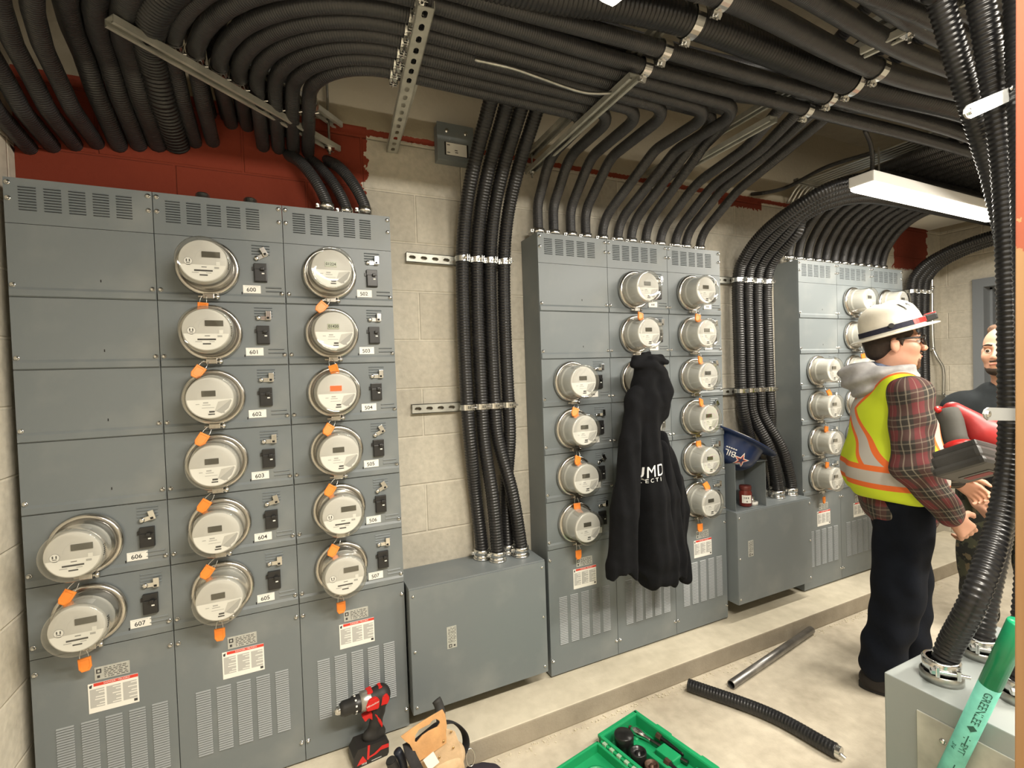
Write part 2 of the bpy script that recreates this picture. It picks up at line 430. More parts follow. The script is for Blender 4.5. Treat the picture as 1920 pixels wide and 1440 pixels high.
# ---- meters: one of each kind, copied afterwards
def meter_parts(kind):
    W = {}
    T = Matrix.Rotation(PI/2, 4, 'X')         # local +Z of a lathe becomes -Y (out of the wall)
    m = MB()
    m.lathe([(0.076, 0.0), (0.092, 0.002), (0.094, 0.010), (0.091, 0.020), (0.083, 0.024), (0.079, 0.020), (0.078, 0.004)], 40, 0, T)
    m.box((-0.016, -0.030, -0.104), (0.016, -0.006, -0.088), 0, bev=0.002)          # clamp ears under the ring
    m.cyl((-0.030, -0.020, -0.097), (0.026, -0.020, -0.097), 0.0045, seg=8)
    m.lathe([(0.009, 0), (0.009, 0.008), (0.005, 0.010), (0.0001, 0.010)], 12, 0, Matrix.Translation((0.022, -0.020, -0.097)) @ Matrix.Rotation(PI/2, 4, 'Y'))
    W['ring'] = (m, [M_STAINLESS])
    m = MB()
    d = 0.118 if kind == 'A' else 0.112
    hd = 0.058 if kind == 'A' else 0.040
    m.lathe([(0.077, 0.004), (0.075, 0.030), (0.0745, hd)], 36, 1, T)
    m.lathe([(0.0745, hd), (0.070, hd+0.002), (0.068, hd+0.008), (0.067, d-0.010), (0.064, d-0.006)], 36, 0, T)
    if kind == 'A':                            # paper sticker wrapped over the housing, dotted vents at its side
        for k in range(7):
            a0 = PI*0.34+k*0.10
            q = [(0.0682*math.cos(a), h, 0.0682*math.sin(a)) for a, h in ((a0, -0.055), (a0+0.1, -0.055), (a0+0.1, -0.098), (a0, -0.098))]
            m.add(q, [(0, 1, 2, 3)], 2)
        for k in range(6):
            a = -0.25+k*0.09; m.box((-0.0012, -0.099, -0.0015), (0.0012, -0.086, 0.0015), 3, Matrix.Rotation(-a, 4, 'Y') @ Matrix.Translation((0.0675, 0, 0)))
    W['housing'] = (m, [M_BODY, M_DARKHOUS if kind == 'A' else M_BODY, M_FACEW, M_INK])
    m = MB(); yf = -(d-0.004)
    m.lathe([(0.0655, d-0.012), (0.0655, d-0.005), (0.0640, d-0.004), (0.0001, d-0.004)], 36, 0, T)
    def flat(poly, mi, k=1):
        m.add([(x, yf-0.0004*k, z) for x, z in poly], [tuple(range(len(poly)))], mi)
    def seg_below(zc, r=0.0625, x0=-9, x1=9):
        a0 = math.asin(zc/r); n = 18; a1 = -PI-a0
        return [(max(x0, min(x1, r*math.cos(a0+(a1-a0)*k/n))), r*math.sin(a0+(a1-a0)*k/n)) for k in range(n+1)]
    def rect(x, z, w_, h, mi, k=2): flat([(x-w_/2, z-h/2), (x+w_/2, z-h/2), (x+w_/2, z+h/2), (x-w_/2, z+h/2)], mi, k)
    if kind == 'A':
        flat([p for p in seg_below(-0.012)][::-1], 1)
        rect(0.0, -0.030, 0.050, 0.005, 2); rect(0, -0.044, 0.022, 0.004, 2); rect(0.002, -0.019, 0.014, 0.002, 2); rect(-0.022, -0.037, 0.018, 0.0022, 3); rect(0.014, -0.037, 0.014, 0.0022, 3); rect(0.036, -0.020, 0.013, 0.006, 3)
        rect(0.040, -0.006, 0.011, 0.011, 1)
        n = 20                                # round emblem at the left
        flat([(-0.040+0.0125*math.cos(2*PI*k/n), -0.002+0.0125*math.sin(2*PI*k/n)) for k in range(n)], 3, 1)
        flat([(-0.040+0.0105*math.cos(2*PI*k/n), -0.002+0.0105*math.sin(2*PI*k/n)) for k in range(n)], 1, 2)
        for dx in (-0.004, 0.004): rect(-0.040+dx, 0.000, 0.003, 0.008, 2, 3)
        rect(-0.040, -0.007, 0.010, 0.002, 2, 3)
        for k in range(14):                   # faint moulded arc
            a = PI*0.55+k*0.10; b_ = a+0.08
            flat([(0.012+0.034*math.cos(a), 0.004+0.034*math.sin(a)), (0.012+0.034*math.cos(b_), 0.004+0.034*math.sin(b_)), (0.012+0.0335*math.cos(b_), 0.004+0.0335*math.sin(b_)), (0.012+0.0335*math.cos(a), 0.004+0.0335*math.sin(a))][::-1], 3, 1)
    else:
        flat(seg_below(-0.004)[::-1], 1)
        flat([(0.012, -0.040), (0.030, -0.050), (0.050, -0.034), (0.060, -0.010), (0.058, -0.006)], 3, 2)
        flat([(0.010, -0.046), (0.058, -0.006), (0.022, -0.012)][::-1], 0, 3)
        rect(-0.012, -0.014, 0.014, 0.004, 3); rect(-0.010, -0.021, 0.022, 0.0022, 3); rect(0.004, -0.043, 0.015, 0.005, 2, 4); rect(0.003, -0.051, 0.018, 0.0035, 2, 4)
        rect(-0.034, -0.018, 0.010, 0.002, 3); rect(-0.006, -0.030, 0.034, 0.0015, 3); rect(0.036, -0.046, 0.006, 0.006, 3, 4)
    W['face_plate'] = (m, [M_FACE, M_FACEW, M_INK, M_INKL])
    m = MB()
    if kind == 'A': m.box((-0.003, yf-0.0022, 0.012), (0.047, yf+0.001, 0.030), 0)
    else: m.box((-0.022, yf-0.0022, 0.006), (0.016, yf+0.001, 0.024), 0)
    W['display'] = (m, [M_LCD])
    m = MB()
    c = d+0.012
    m.lathe([(0.081, 0.022), (0.0775, 0.030), (0.0755, 0.050), (0.0745, c-0.016), (0.0755, c-0.012), (0.0748, c-0.004), (0.071, c), (0.066, c-0.001), (0.062, c-0.003), (0.030, c-0.002), (0.0001, c-0.002)], 40, 0, T)
    W['glass_cover'] = (m, [M_GLASS])
    m = MB()                                  # padlock-type seal: wire loop and plastic tag, pivot at the local origin
    m.tube(smooth_curve([(-0.006, 0, 0.004), (-0.010, -0.004, -0.014), (-0.008, -0.004, -0.024), (0.008, -0.004, -0.024), (0.010, -0.004, -0.012), (0.005, 0, 0.004)], 0.004), 0.0011, 6, 1)
    m.add(*tagshape(), 0)
    W['seal_tag'] = (m, [M_ORANGE, M_CHROME])
    return W
def tagshape():
    pr = [(-0.0155, 0.0), (0.0155, 0.0), (0.0155, -0.030), (0.009, -0.041), (-0.009, -0.041), (-0.0155, -0.030)]
    v = []; f = []
    def ring(s, y, dz=0):
        b = len(v); v.extend([(x*s, y, (z+0.020)*s-0.020-0.020) for x, z in pr]); return b
    rings = [ring(0.9, 0.0), ring(1, -0.0015), ring(1, -0.007), ring(0.9, -0.0085), ring(0.72, -0.0085), ring(0.66, -0.0072)]
    n = 6
    for a, b in zip(rings, rings[1:]):
        for k in range(n): f.append((a+k, a+(k+1) % n, b+(k+1) % n, b+k))
    f.append(tuple(range(n))[::-1]); f.append(tuple(rings[-1]+k for k in range(n)))
    return v, f
PROTO = {}
for kind in 'AB':
    PROTO[kind] = {nm: MB.build(m, nm, ms) for nm, (m, ms) in meter_parts(kind).items()}
# lit displays and the one red reading
def lcd(txt, mcol, ink, w_=0.038):
    m = MB(); yf = -0.108
    m.box((-0.022, yf-0.0022, 0.006), (0.016, yf+0.001, 0.024), 0)
    m.text(txt, 0.0135, 1, wallT(-0.003, yf-0.0026, 0.015))
    return m.build('display', [mcol, ink])
M_LCDRED = mat('lcd_red_glow', (0.75, 0.07, 0.02), 0.3, emit=((1.0, 0.10, 0.02), 0.9))
LCDS = {'502': lcd('01224', M_LCDON, M_INK), '503': lcd('01420', M_LCDON, M_INK), '504': lcd('', M_LCDRED, M_INK)}
METER_SRC = []
def place_meter(kind, x, z, label, group, tagrot=0.0, disp=None, yrot=0.0):
    t = thing('electric_meter', label, 'electric meter', (x, -0.004, z), group)
    for nm, p in PROTO[kind].items():
        if nm == 'display' and disp: p = LCDS[disp]
        c = kid(p, t)
        if nm == 'seal_tag':
            c.location = (-0.012, -0.036 if abs(tagrot) < 0.2 else -0.062, -0.100); c.rotation_euler = (random.uniform(-0.30, -0.15) if abs(tagrot) > 0.2 else 0.0, tagrot, random.uniform(-0.3, 0.3))
            c['label'] = 'orange plastic seal tag'
    return t

# ---- shared small parts
scr = MB(); T_ = Matrix.Rotation(PI/2, 4, 'X')
scr.lathe([(0.0075, 0), (0.0075, 0.002), (0.0055, 0.003)], 14, 0, T_); scr.lathe([(0.0055, 0.003), (0.005, 0.007), (0.003, 0.0085), (0.0001, 0.0088)], 6, 0, T_, False)
SCREW = scr.build('screw', M_CHROME)
br = MB()
br.box((-0.020, -0.010, -0.032), (0.020, 0.002, 0.032), 0, bev=0.0015)
br.box((-0.019, -0.014, -0.031), (0.019, -0.008, 0.012), 0, bev=0.002)
br.box((-0.026, -0.005, 0.008), (-0.019, 0.0, 0.020), 0)
br.box((0.004, -0.0146, -0.006), (0.012, -0.0135, -0.002), 1); br.box((0.005, -0.0108, -0.028), (0.013, -0.0098, -0.020), 2)
BREAKER = br.build('circuit_breaker', [M_BLACKP, M_WHITE, mat('breaker_grey_mark', (0.12, 0.12, 0.11), 0.5)])
tg = MB(); tg.box((0.0, -0.024, 0.006), (0.012, -0.010, 0.016), 0, bev=0.002); TOGGLE = tg.build('toggle', M_BLACKP)
lt = MB()                                     # bent steel hasp above the breaker
lt.box((-0.026, -0.004, -0.007), (0.018, -0.001, 0.007), 0, bev=0.001)
lt.box((0.004, -0.016, -0.006), (0.020, -0.002, 0.024), 0, bev=0.0012); lt.box((0.006, -0.0165, -0.004), (0.014, -0.0155, 0.003), 1)
lt.lathe([(0.008, 0.0), (0.008, 0.004), (0.004, 0.006), (0.0001, 0.006)], 12, 0, Matrix.Translation((-0.020, -0.003, 0)) @ T_)
LATCH = lt.build('breaker_hasp', [M_CHROME, M_SLOT])

def louver(m, x, z, w_, h, out, mi=0):
    """one pressed louvre: closed above, open (dark) below"""
    b = -0.0034; out = out-b
    v = [(x, b, z+h*0.5), (x+w_, b, z+h*0.5), (x+w_, -out, z-h*0.20), (x, -out, z-h*0.20), (x, b, z-h*0.42), (x+w_, b, z-h*0.42)]
    m.add(v, [(0, 1, 2, 3)], mi); m.add(v, [(3, 2, 5, 4)], 1); m.add(v, [(0, 3, 4), (1, 5, 2)], mi)
def plate(w_, h, lip=True):
    m = MB(); m.box((0.0012, -0.0035, 0.0008), (w_-0.0012, 0.004, h-0.0008), 0)
    if lip:                                   # the raised fold along the lower edge of each cover
        m.add([(0.003, -0.0035, 0.030), (w_-0.003, -0.0035, 0.030), (w_-0.003, -0.0085, 0.022), (0.003, -0.0085, 0.022), (w_-0.003, -0.0085, 0.004), (0.003, -0.0085, 0.004), (w_-0.003, -0.0035, 0.001), (0.003, -0.0035, 0.001)],
              [(0, 3, 2, 1), (3, 5, 4, 2), (5, 7, 6, 4)], 0)
    return m
STICK = {}
def sticker(txt):
    m = MB(); m.box((-0.027, -0.0008, -0.0135), (0.027, 0.001, 0.0135), 0)
    m.box((-0.022, -0.0010, 0.0095), (0.020, -0.0005, 0.0104), 2)
    if txt: m.text(txt, 0.0195, 1, wallT(-0.002, -0.0012, -0.002) @ Matrix.Rotation(0.04, 4, 'Z'))
    else:
        for q in (-0.008, 0.0, 0.007): m.box((q-0.0025, -0.0011, -0.006), (q+0.0015, -0.0006, 0.003), 1)
    return m.build('number_sticker', [M_WHITE, M_INK, M_INKL])
WARN = NAMEPL = None
def warn_label():
    m = MB(); W_, H = 0.126, 0.092
    m.box((0, -0.0008, 0), (W_, 0.001, H), 0)
    m.box((0.014, -0.0011, H-0.010), (W_, -0.0006, H-0.0005), 1)
    m.add([(0.004, -0.0011, H-0.014), (0.009, -0.0011, H-0.014), (0.011, -0.0011, H-0.003), (0.003, -0.0011, H-0.006)], [(0, 1, 2, 3)], 3)
    rr = random.Random(4)
    for c_ in range(3):
        x0 = 0.004+c_*0.041
        m.box((x0, -0.0010, 0.016), (x0+0.036, -0.0006, H-0.018), 2)
        z = H-0.022
        while z > 0.022:
            m.box((x0+rr.uniform(0.012, 0.026), -0.0012, z-0.0025), (x0+0.036, -0.0006, z), 0); z -= rr.choice((0.008, 0.012))
    m.text('DANGER / PELIGRO', 0.0075, 0, wallT(0.072, -0.0013, H-0.0052))
    m.box((W_-0.013, -0.0012, 0.006), (W_-0.004, -0.0006, 0.014), 3)
    return m.build('warning_label', [M_WHITE, M_REDINK, mat('fine_print_grey', (0.46, 0.46, 0.44), 0.6), M_INK])
def name_plate(vert=False):
    m = MB(); W_, H = 0.088, 0.040
    m.box((0, -0.0008, 0), (W_, 0.001, H), 0)
    m.box((0.004, -0.0012, 0.020), (0.017, -0.0006, 0.034), 1); m.box((0.0075, -0.0014, 0.0235), (0.0135, -0.0006, 0.0305), 0)
    m.box((0.006, -0.0012, 0.006), (0.013, -0.0006, 0.014), 1)
    rr = random.Random(9)
    for k in range(6):
        z = 0.034-k*0.0055; x = 0.024
        while x < 0.080:
            w_ = rr.uniform(0.004, 0.014); m.box((x, -0.0011, z-0.002), (min(x+w_, 0.084), -0.0006, z), 1); x += w_+rr.uniform(0.002, 0.006)
    return m.build('nameplate', [M_SILVER, M_INK])
WARN = warn_label(); NAMEPL = name_plate()

def cabinet(x0, x1, label, group, rows, first_number=None, numbers=None, labels=True, top_caps=0):
    w_ = x1-x0
    t = thing('meter_cabinet', label, 'meter cabinet', (x0, 0, ZB), group)
    z = lambda a: a-ZB
    m = MB(); m.box((0.0006, 0.004, 0), (w_-0.0006, WY-0.002, ZTOP-ZB), 0)
    m.build('enclosure', M_GREY, t)
    # head panel with five stacks of louvres
    m = plate(w_, ZTOP-ZR[0]-PT, False)
    for c_ in range(5):
        for k in range(9): louver(m, 0.034+c_*0.0575, 0.042+k*0.0083, 0.040, 0.0055, 0.0034)
    o = m.build('head_panel', [M_GREY, M_SLOT], t); o.location = (0, 0, z(ZR[0]+PT))
    for k in range(6):
        m = plate(w_, PT)
        if k in rows:
            for q in range(4): louver(m, 0.276, 0.171+q*0.0098, 0.056, 0.005, 0.0028)
            for q in range(2): louver(m, min(0.318, w_-0.062), 0.043+q*0.013, 0.050, 0.006, 0.0035)
            m.box((0.240, -0.0042, 0.030), (0.243, -0.003, 0.038), 1)
        else:
            m.box((w_*0.60, -0.0042, 0.052), (w_*0.60+0.0025, -0.003, 0.060), 1)
        o = m.build('meter_cover' if k in rows else 'blank_cover', [M_GREY, M_SLOT], t); o.location = (0, 0, z(ZR[k]))
        if k in rows:
            b = kid(BREAKER, t, (0.301, -0.004, z(ZR[k]+0.106))); kid(TOGGLE, b, (0, 0, 0))
            kid(LATCH, t, (0.308, -0.0045, z(ZR[k]+0.165)), (0, random.choice((0, 0, -0.25, -0.5)), 0))
            key = numbers[rows.index(k)] if numbers else ''
            if key not in STICK: STICK[key] = sticker(key)
            kid(STICK[key], t, (0.272, -0.0045, z(ZR[k]+0.048)))
    m = plate(w_, ZR[5]-ZB, False)
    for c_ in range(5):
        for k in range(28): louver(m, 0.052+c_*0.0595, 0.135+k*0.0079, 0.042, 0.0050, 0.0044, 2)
    o = m.build('lower_panel', [M_GREY, M_SLOT, M_SLATLIT], t); o.location = (0, 0, 0)
    if labels:
        kid(WARN, t, (0.132, -0.0045, z(0.472))); kid(NAMEPL, t, (0.150, -0.0045, z(0.572)))
    zs = [ZTOP-0.016, ZTOP-0.062]+[ZR[k]+0.036 for k in range(6)]+[0.63, 0.17]
    for zz in zs:
        for xx in (0.011, w_-0.011): kid(SCREW, t, (xx, -0.0035 if zz > ZR[5] and zz < ZR[0] and False else -0.004, z(zz)))
    for q in range(top_caps):
        m = MB(); m.lathe([(0.028, 0), (0.028, 0.012), (0.022, 0.014), (0.022, 0.030), (0.017, 0.036), (0.0001, 0.037)], 20, 0)
        o = m.build('conduit_plug', M_GALV, t); o.location = (0.13+0.145*q, 0.07, ZTOP-ZB)
    return t
XA = [0.0, 0.3576, 0.7344, 1.1133]; XB = [1.7583, 2.1322, 2.5045, 2.8753]; XC = [3.5216, 3.8904, 4.2585, 4.626]
G = 'meter cabinets along the block wall'
cabinet(XA[0], XA[1], 'tall grey cabinet in the left corner, four blank covers above meters 606 and 607', G, [4, 5], numbers=['606', '607'])
cabinet(XA[1], XA[2], 'tall grey cabinet with six meters stickered 600 to 605', G, list(range(6)), numbers=['600', '601', '602', '603', '604', '605'], top_caps=2)
cabinet(XA[2], XA[3], 'tall grey cabinet with six meters stickered 502 to 507, behind the red drill', G, list(range(6)), numbers=['502', '503', '504', '505', '506', '507'])
cabinet(XB[0], XB[1], 'tall grey cabinet with two blank covers just left of the hanging black hoodie', G, [2, 3, 4, 5])
cabinet(XB[1], XB[2], 'tall grey cabinet half covered by the hanging black hoodie', G, list(range(6)))
cabinet(XB[2], XB[3], 'tall grey cabinet with a full column of meters just right of the hoodie', G, list(range(6)))
cabinet(XC[0], XC[1], 'tall grey cabinet with two blank covers left of the man in the white helmet', G, [2, 3, 4, 5])
cabinet(XC[1], XC[2], 'tall grey cabinet partly behind the white helmet and yellow vest', G, list(range(6)))
cabinet(XC[2], XC[3], 'last tall grey cabinet, its top showing above the white helmet', G, list(range(6)))

GM = {'A': 'meters of the left cabinets', 'B': 'meters of the middle cabinets', 'C': 'meters of the far cabinets'}
tilt = [0.35, 0.75, 0.6, 0.6, 0.55, -0.05]
for k in (4, 5):
    place_meter('A', XA[0]+MX, ZR[k]+MZ, 'round glass electric meter beside the sticker %d' % (602+k), GM['A'], 0.5 if k == 4 else -0.05)
for k in range(6):
    place_meter('A' if k < 2 else 'B', XA[1]+MX-0.004, ZR[k]+MZ, 'round glass electric meter beside the sticker 60%d' % k, GM['A'], [0.1, 0.6, 0.55, 0.6, 0.6, 0.0][k])
for k in range(6):
    n = 502+k; red = ', its display glowing red' if k == 2 else (', its display pale green with digits' if k < 2 else '')
    place_meter('B' if k < 4 else 'A', XA[2]+MX, ZR[k]+MZ, 'round glass electric meter beside the sticker %d%s' % (n, red), GM['A'], [0.7, -0.3, 0.65, 0.6, 0.6, 0.0][k], disp={0: '502', 1: '503', 2: '504'}.get(k))
pos = ['top', 'second from the top', 'third from the top', 'fourth from the top', 'fifth from the top', 'bottom']
for k in (2, 3, 4, 5):
    place_meter('B', XB[0]+MX, ZR[k]+MZ, '%s round meter in the column of four left of the hoodie' % ['', '', 'top', 'second from the top', 'third from the top', 'bottom'][k], GM['B'], [0, 0, 0.35, 0.4, -0.05, 0.0][k])
for k in range(6):
    lab = {0: 'round meter highest above the hanging hoodie', 1: 'round meter just above the hood of the hanging hoodie', 2: 'round meter that the hoodie hangs on, only its left rim showing',
           3: 'round meter behind the hoodie, only its left rim showing', 4: 'upper of the two round meters hidden low behind the hoodie', 5: 'lower of the two round meters hidden low behind the hoodie'}[k]
    place_meter('B', XB[1]+MX, ZR[k]+MZ, lab, GM['B'], [0.3, 0.5, 0.5, 0.4, 0.2, 0][k])
for k in range(6):
    place_meter('B', XB[2]+MX, ZR[k]+MZ, '%s round meter in the column right of the hoodie' % pos[k], GM['B'], [0.3, 0.3, 0.4, -0.1, -0.4, 0.0][k])
for k in (2, 3, 4, 5):
    place_meter('B', XC[0]+MX, ZR[k]+MZ, '%s round meter in the column of four left of the yellow vest' % ['', '', 'top', 'second from the top', 'third from the top', 'bottom'][k], GM['C'], [0, 0, -0.3, 0.2, 0.2, 0.0][k])
for k in range(6):
    lab = ['round meter left of the white helmet crown, top of its column', 'round meter touching the back brim of the white helmet', 'round meter behind the grey hood of the man in the vest',
           'round meter hidden behind the vest, first below the hood', 'round meter hidden behind the vest, second below the hood', 'round meter hidden behind the vest, lowest of its column'][k]
    place_meter('B', XC[1]+MX, ZR[k]+MZ, lab, GM['C'], [-0.2, -0.2, 0.3, 0.2, 0.1, 0][k])
for k in range(6):
    lab = ['round meter showing just above the white helmet', 'round meter of the last column, hidden behind the helmet', 'round meter of the last column, behind the man\'s neck', 'round meter of the last column, third from the bottom, hidden by the man',
           'round meter of the last column, second from the bottom, hidden by the man', 'round meter of the last column, at the bottom, hidden by the man'][k]
    place_meter('B', XC[2]+MX, ZR[k]+MZ, lab, GM['C'], 0.1*k)
for d in PROTO.values():
    for o in d.values(): bpy.data.objects.remove(o)
for o in list(LCDS.values())+[SCREW, BREAKER, TOGGLE, LATCH, WARN]+list(STICK.values()): bpy.data.objects.remove(o)

# ================================================================== PULL BOXES UNDER THE RISERS
def pull_box(x0, x1, z0, z1, y0, label, plate_at):
    t = thing('pull_box', label, 'pull box', (x0, 0, z0), 'grey pull boxes between the cabinets')
    m = MB(); m.box((0, y0+0.003, 0), (x1-x0, WY-0.002, z1-z0), 0, bev=0.0015); m.build('enclosure', M_GREY, t)
    m = MB(); m.box((0.001, y0-0.001, 0.002), (x1-x0-0.001, y0+0.0028, z1-z0-0.006), 0); m.build('front_cover', M_GREY, t)
    s0 = scr_obj()
    for xx in (0.016, x1-x0-0.016):
        for zz in (0.03, (z1-z0)/2, z1-z0-0.03): kid(s0, t, (xx, y0-0.001, zz))
    bpy.data.objects.remove(s0)
    kid(NAMEPL, t, (plate_at[0], y0-0.0015, plate_at[1]), (0, -PI/2, 0))
    return t
def scr_obj():
    m = MB(); T = Matrix.Rotation(PI/2, 4, 'X'); m.lathe([(0.006, 0), (0.006, 0.003), (0.003, 0.005), (0.0001, 0.0052)], 10, 0, T); return m.build('screw', M_CHROME)
pull_box(1.120, 1.719, 0.163, 0.660, -0.050, 'large grey pull box between the left and middle cabinets', (0.185, 0.225))
pull_box(2.884, 3.500, 0.188, 0.690, -0.068, 'scuffed grey pull box between the middle and far cabinets', (0.12, 0.25))
bpy.data.objects.remove(NAMEPL)

# ================================================================== CONDUITS
def connector_mb(r, base, up, h=0.045):
    """steel connector: locknut ring, hex body, clamp band round the conduit"""
    m = MB(); T = Matrix.Translation(base) @ Vector(up).to_track_quat('Z', 'Y').to_matrix().to_4x4()
    m.lathe([(r*1.05, 0), (r*1.36, 0.0), (r*1.36, h*0.16), (r*1.2, h*0.18)], 24, 0, T)
    m.lathe([(r*1.22, h*0.18), (r*1.22, h*0.42), (r*1.1, h*0.45)], 24, 0, T)
    m.lathe([(r*1.1, h*0.45), (r*1.26, h*0.5), (r*1.28, h*0.95), (r*1.12, h), (r*1.02, h)], 24, 0, T)
    m.box((r*1.15, -0.008, h*0.55), (r*1.75, 0.008, h*0.9), 0, T, bev=0.002)
    b = T @ Vector((r*1.5, -0.02, h*0.72)); e = T @ Vector((r*1.5, 0.02, h*0.72)); m.cyl(b, e, 0.004, seg=8, mi=0)
    return m
def conduit(path, r, label, group, ribs=0.0, seg=12, conn=(), m_=None, name='conduit', step=None, cat='conduit', amp=0.050):
    """one conduit: tube along path; ribs = pitch of modelled corrugation (0: shaded corrugation)"""
    if ribs:
        P = resample(path, ribs/5.0); n = len(P)
        R = r*(1+amp*np.cos(np.arange(n)*2*PI/5.0)); mt = m_ or M_CONDR; seg = max(seg, 18)
    else:
        P = resample(path, step or 0.02); R = r; mt = m_ or M_COND
    V, F, uv = sweep(P, R, seg)
    mb = MB(); mb.add(V, F, 0, True); o = mb.build(name, mt)
    ul = o.data.uv_layers.new(name='UVMap')
    li = np.zeros(len(o.data.loops), np.int32); o.data.loops.foreach_get('vertex_index', li)
    arr = np.stack([uv[0][li], uv[1][li]], 1).astype(np.float32).reshape(-1); ul.data.foreach_set('uv', arr)
    tag(o, label, cat, group)
    for base, up in conn:
        connector_mb(r, base, up).build('connector', M_CHROME, o)
    return o
def fp(pts, r): return fillet(pts, r)

# ---- bundle over the left cabinets: runs left above the struts, then swings into the wall
XC0, YC0 = 1.07, -0.10
def bundle_left(y, z, zw=2.37, early=False):
    R = YC0-y; out = []
    for k in range(13):
        a = -PI/2-k*(PI/2)/12
        out.append(Vector((XC0+R*math.cos(a), YC0+R*math.sin(a), z-(z-zw)*0.6*(max(0, (k-6)/6)**1.5 if early else max(0, (k-11)*0.15)))))
    out += [Vector((XC0-R, YC0+0.09, z-(z-zw)*(0.82 if early else 0.45))), Vector((XC0-R*0.99, WY+0.02, zw))]
    return out
xs_b = [at_y(u, 430, 0.09).x for u in (1009, 1038, 1070, 1098)]
RB = 0.0235
for k, x in enumerate(xs_b):                  # four risers of the middle-left cabinet
    y = -0.335-0.053*k; z = 2.462
    p = fp([(x, 0.09, ZTOP), (x, 0.09, 2.26), (x+0.012, -0.02-0.03*k, z-0.02), (x+0.012, y, z), (1.45, y, z), (XC0+0.01, y, z)], [0, .12, .14, .10, .2, 0])
    conduit(p[:-1]+bundle_left(y, z), RB, '%s from the left of four black conduits rising left of the hoodie' % ORD[k],
            'conduits rising from the middle cabinets', conn=[((x, 0.09, ZTOP), (0, 0, 1))])
hooks = [(1129, 2.262, -0.545), (1158, 2.355, -0.598), (1183, 2.42, -0.42), (1210, 2.47, -0.47)]
for k, (u, xh, y) in enumerate(hooks):
    x = at_y(u, 440, 0.09).x; z = 2.462 if k < 2 else 2.535
    p = fp([(x, 0.09, ZTOP), (x, 0.09, 2.22), (xh-0.01, -0.22-0.03*k, 2.455+0.02*(k > 1)), (xh, y, z), (1.6, y, z), (XC0+0.01, y, z)], [0, .16, .10, .11, .2, 0])
    conduit(p[:-1]+bundle_left(y, z, 2.44), RB, '%s from the left of four black conduits above the hoodie that hook back left' % ORD[k], 'conduits rising from the middle cabinets', conn=[((x, 0.09, ZTOP), (0, 0, 1))])
fwd = [(1237, -0.70), (1265, -0.74), (1285, -0.80), (1311, -0.85)]
for k, (u, ye) in enumerate(fwd):
    x = at_y(u, 450, 0.09).x; z = 2.44+0.015*k
    p = fp([(x, 0.09, ZTOP), (x, 0.09, 2.20), (x+0.03, -0.14, 2.38), (x+0.06, -0.40, z), (x-0.03, ye-0.25, 2.66), (x-0.06, ye-0.9, 2.72)], [0, .16, .3, .3, .3, 0])
    conduit(p, RB, '%s from the left of four black conduits right of the hoodie, sweeping forward' % ORD[k], 'conduits rising from the middle cabinets', conn=[((x, 0.09, ZTOP), (0, 0, 1))])
# straight runs that come from the far end of the room, lower layer then upper layer
XF = 5.42
far_runs = [  # y at strut of x=1.8, y at x=2.6, y at the far end, radius, z, pixel bend toward the right (u,v,z)
    (-0.645, -0.675, -0.72, 0.024, 2.470, None), (-0.735, -0.764, -0.86, 0.024, 2.470, None), (-0.845, -0.84, -0.98, 0.042, 2.485, None),
    (-0.955, -0.925, -1.00, 0.032, 2.480, None), (-1.050, -1.02, -1.06, 0.028, 2.478, None), (-1.130, -1.10, -1.14, 0.028, 2.478, None)]
for k, (ya, yb, yc, r, z, _) in enumerate(far_runs):
    yl = -0.66-0.056*k
    drop = [(3.3, (yb+yc)/2, z-0.01), (4.0, yc, 2.43-0.02*k), (XF, yc-0.05, 2.40-0.02*k)] if k in (1, 2) else [(3.6, yc, z), (XF, yc, z)]
    p = smooth_curve([(XC0+0.01, yl, 2.462), (1.35, yl-(yl-ya)*0.3, 2.464), (1.8, ya, z), (2.6, yb, z)]+drop, 0.03)
    lab = ['black conduit run overhead, nearest the wall of those strapped under the light', 'black overhead conduit strapped just inside the thick one', 'thick ribbed black conduit overhead with wide steel straps',
           'black conduit overhead just outside the thick ribbed one', 'black overhead conduit at the top edge of the picture, right of the ceiling light', 'outermost black overhead conduit, crossing the top edge near the hanging rod'][k]
    conduit(list(map(Vector, p))[:-1][::-1]+bundle_left(yl, 2.462, 2.36-0.012*k), r, lab, 'long conduit runs overhead', ribs=0.0135 if k == 2 else 0, seg=16 if k == 2 else 12)
for k in range(5):                            # three swing down close to the side wall at the far left
    y = -1.000-0.058*k
    p = [(XF, y-0.12, 2.475), (3.0, y-0.14, 2.475), (1.9, y-0.1, 2.47), (XC0+0.25, y, 2.462), (XC0+0.01, y, 2.462)]
    q = list(map(Vector, smooth_curve(p, 0.04)))
    conduit(q[:-1]+bundle_left(y, 2.462, 2.30-0.015*k, True), 0.024, ['black conduit bending into the red wall, innermost of the five by the corner', 'black conduit bending into the red wall, second of the five by the corner', 'black conduit bending into the red wall, middle one of five by the corner', 'black conduit bending into the red wall, fourth out toward the corner', 'black conduit bending into the red wall, closest to the corner'][k], 'conduits bending into the red wall')
for k in range(4):                            # upper layer
    y = -0.50-0.055*k
    q = list(map(Vector, smooth_curve([(XF, y-0.25, 2.56), (3.4, y-0.22, 2.56), (2.7, y-0.10, 2.55), (2.0, y, 2.542), (XC0+0.01, y, 2.54)], 0.04)))
    conduit(q[:-1]+bundle_left(y, 2.54, 2.46), 0.0235, '%s black conduit of the upper overhead layer, counted from the wall' % ORD[k], 'upper layer of overhead conduits')

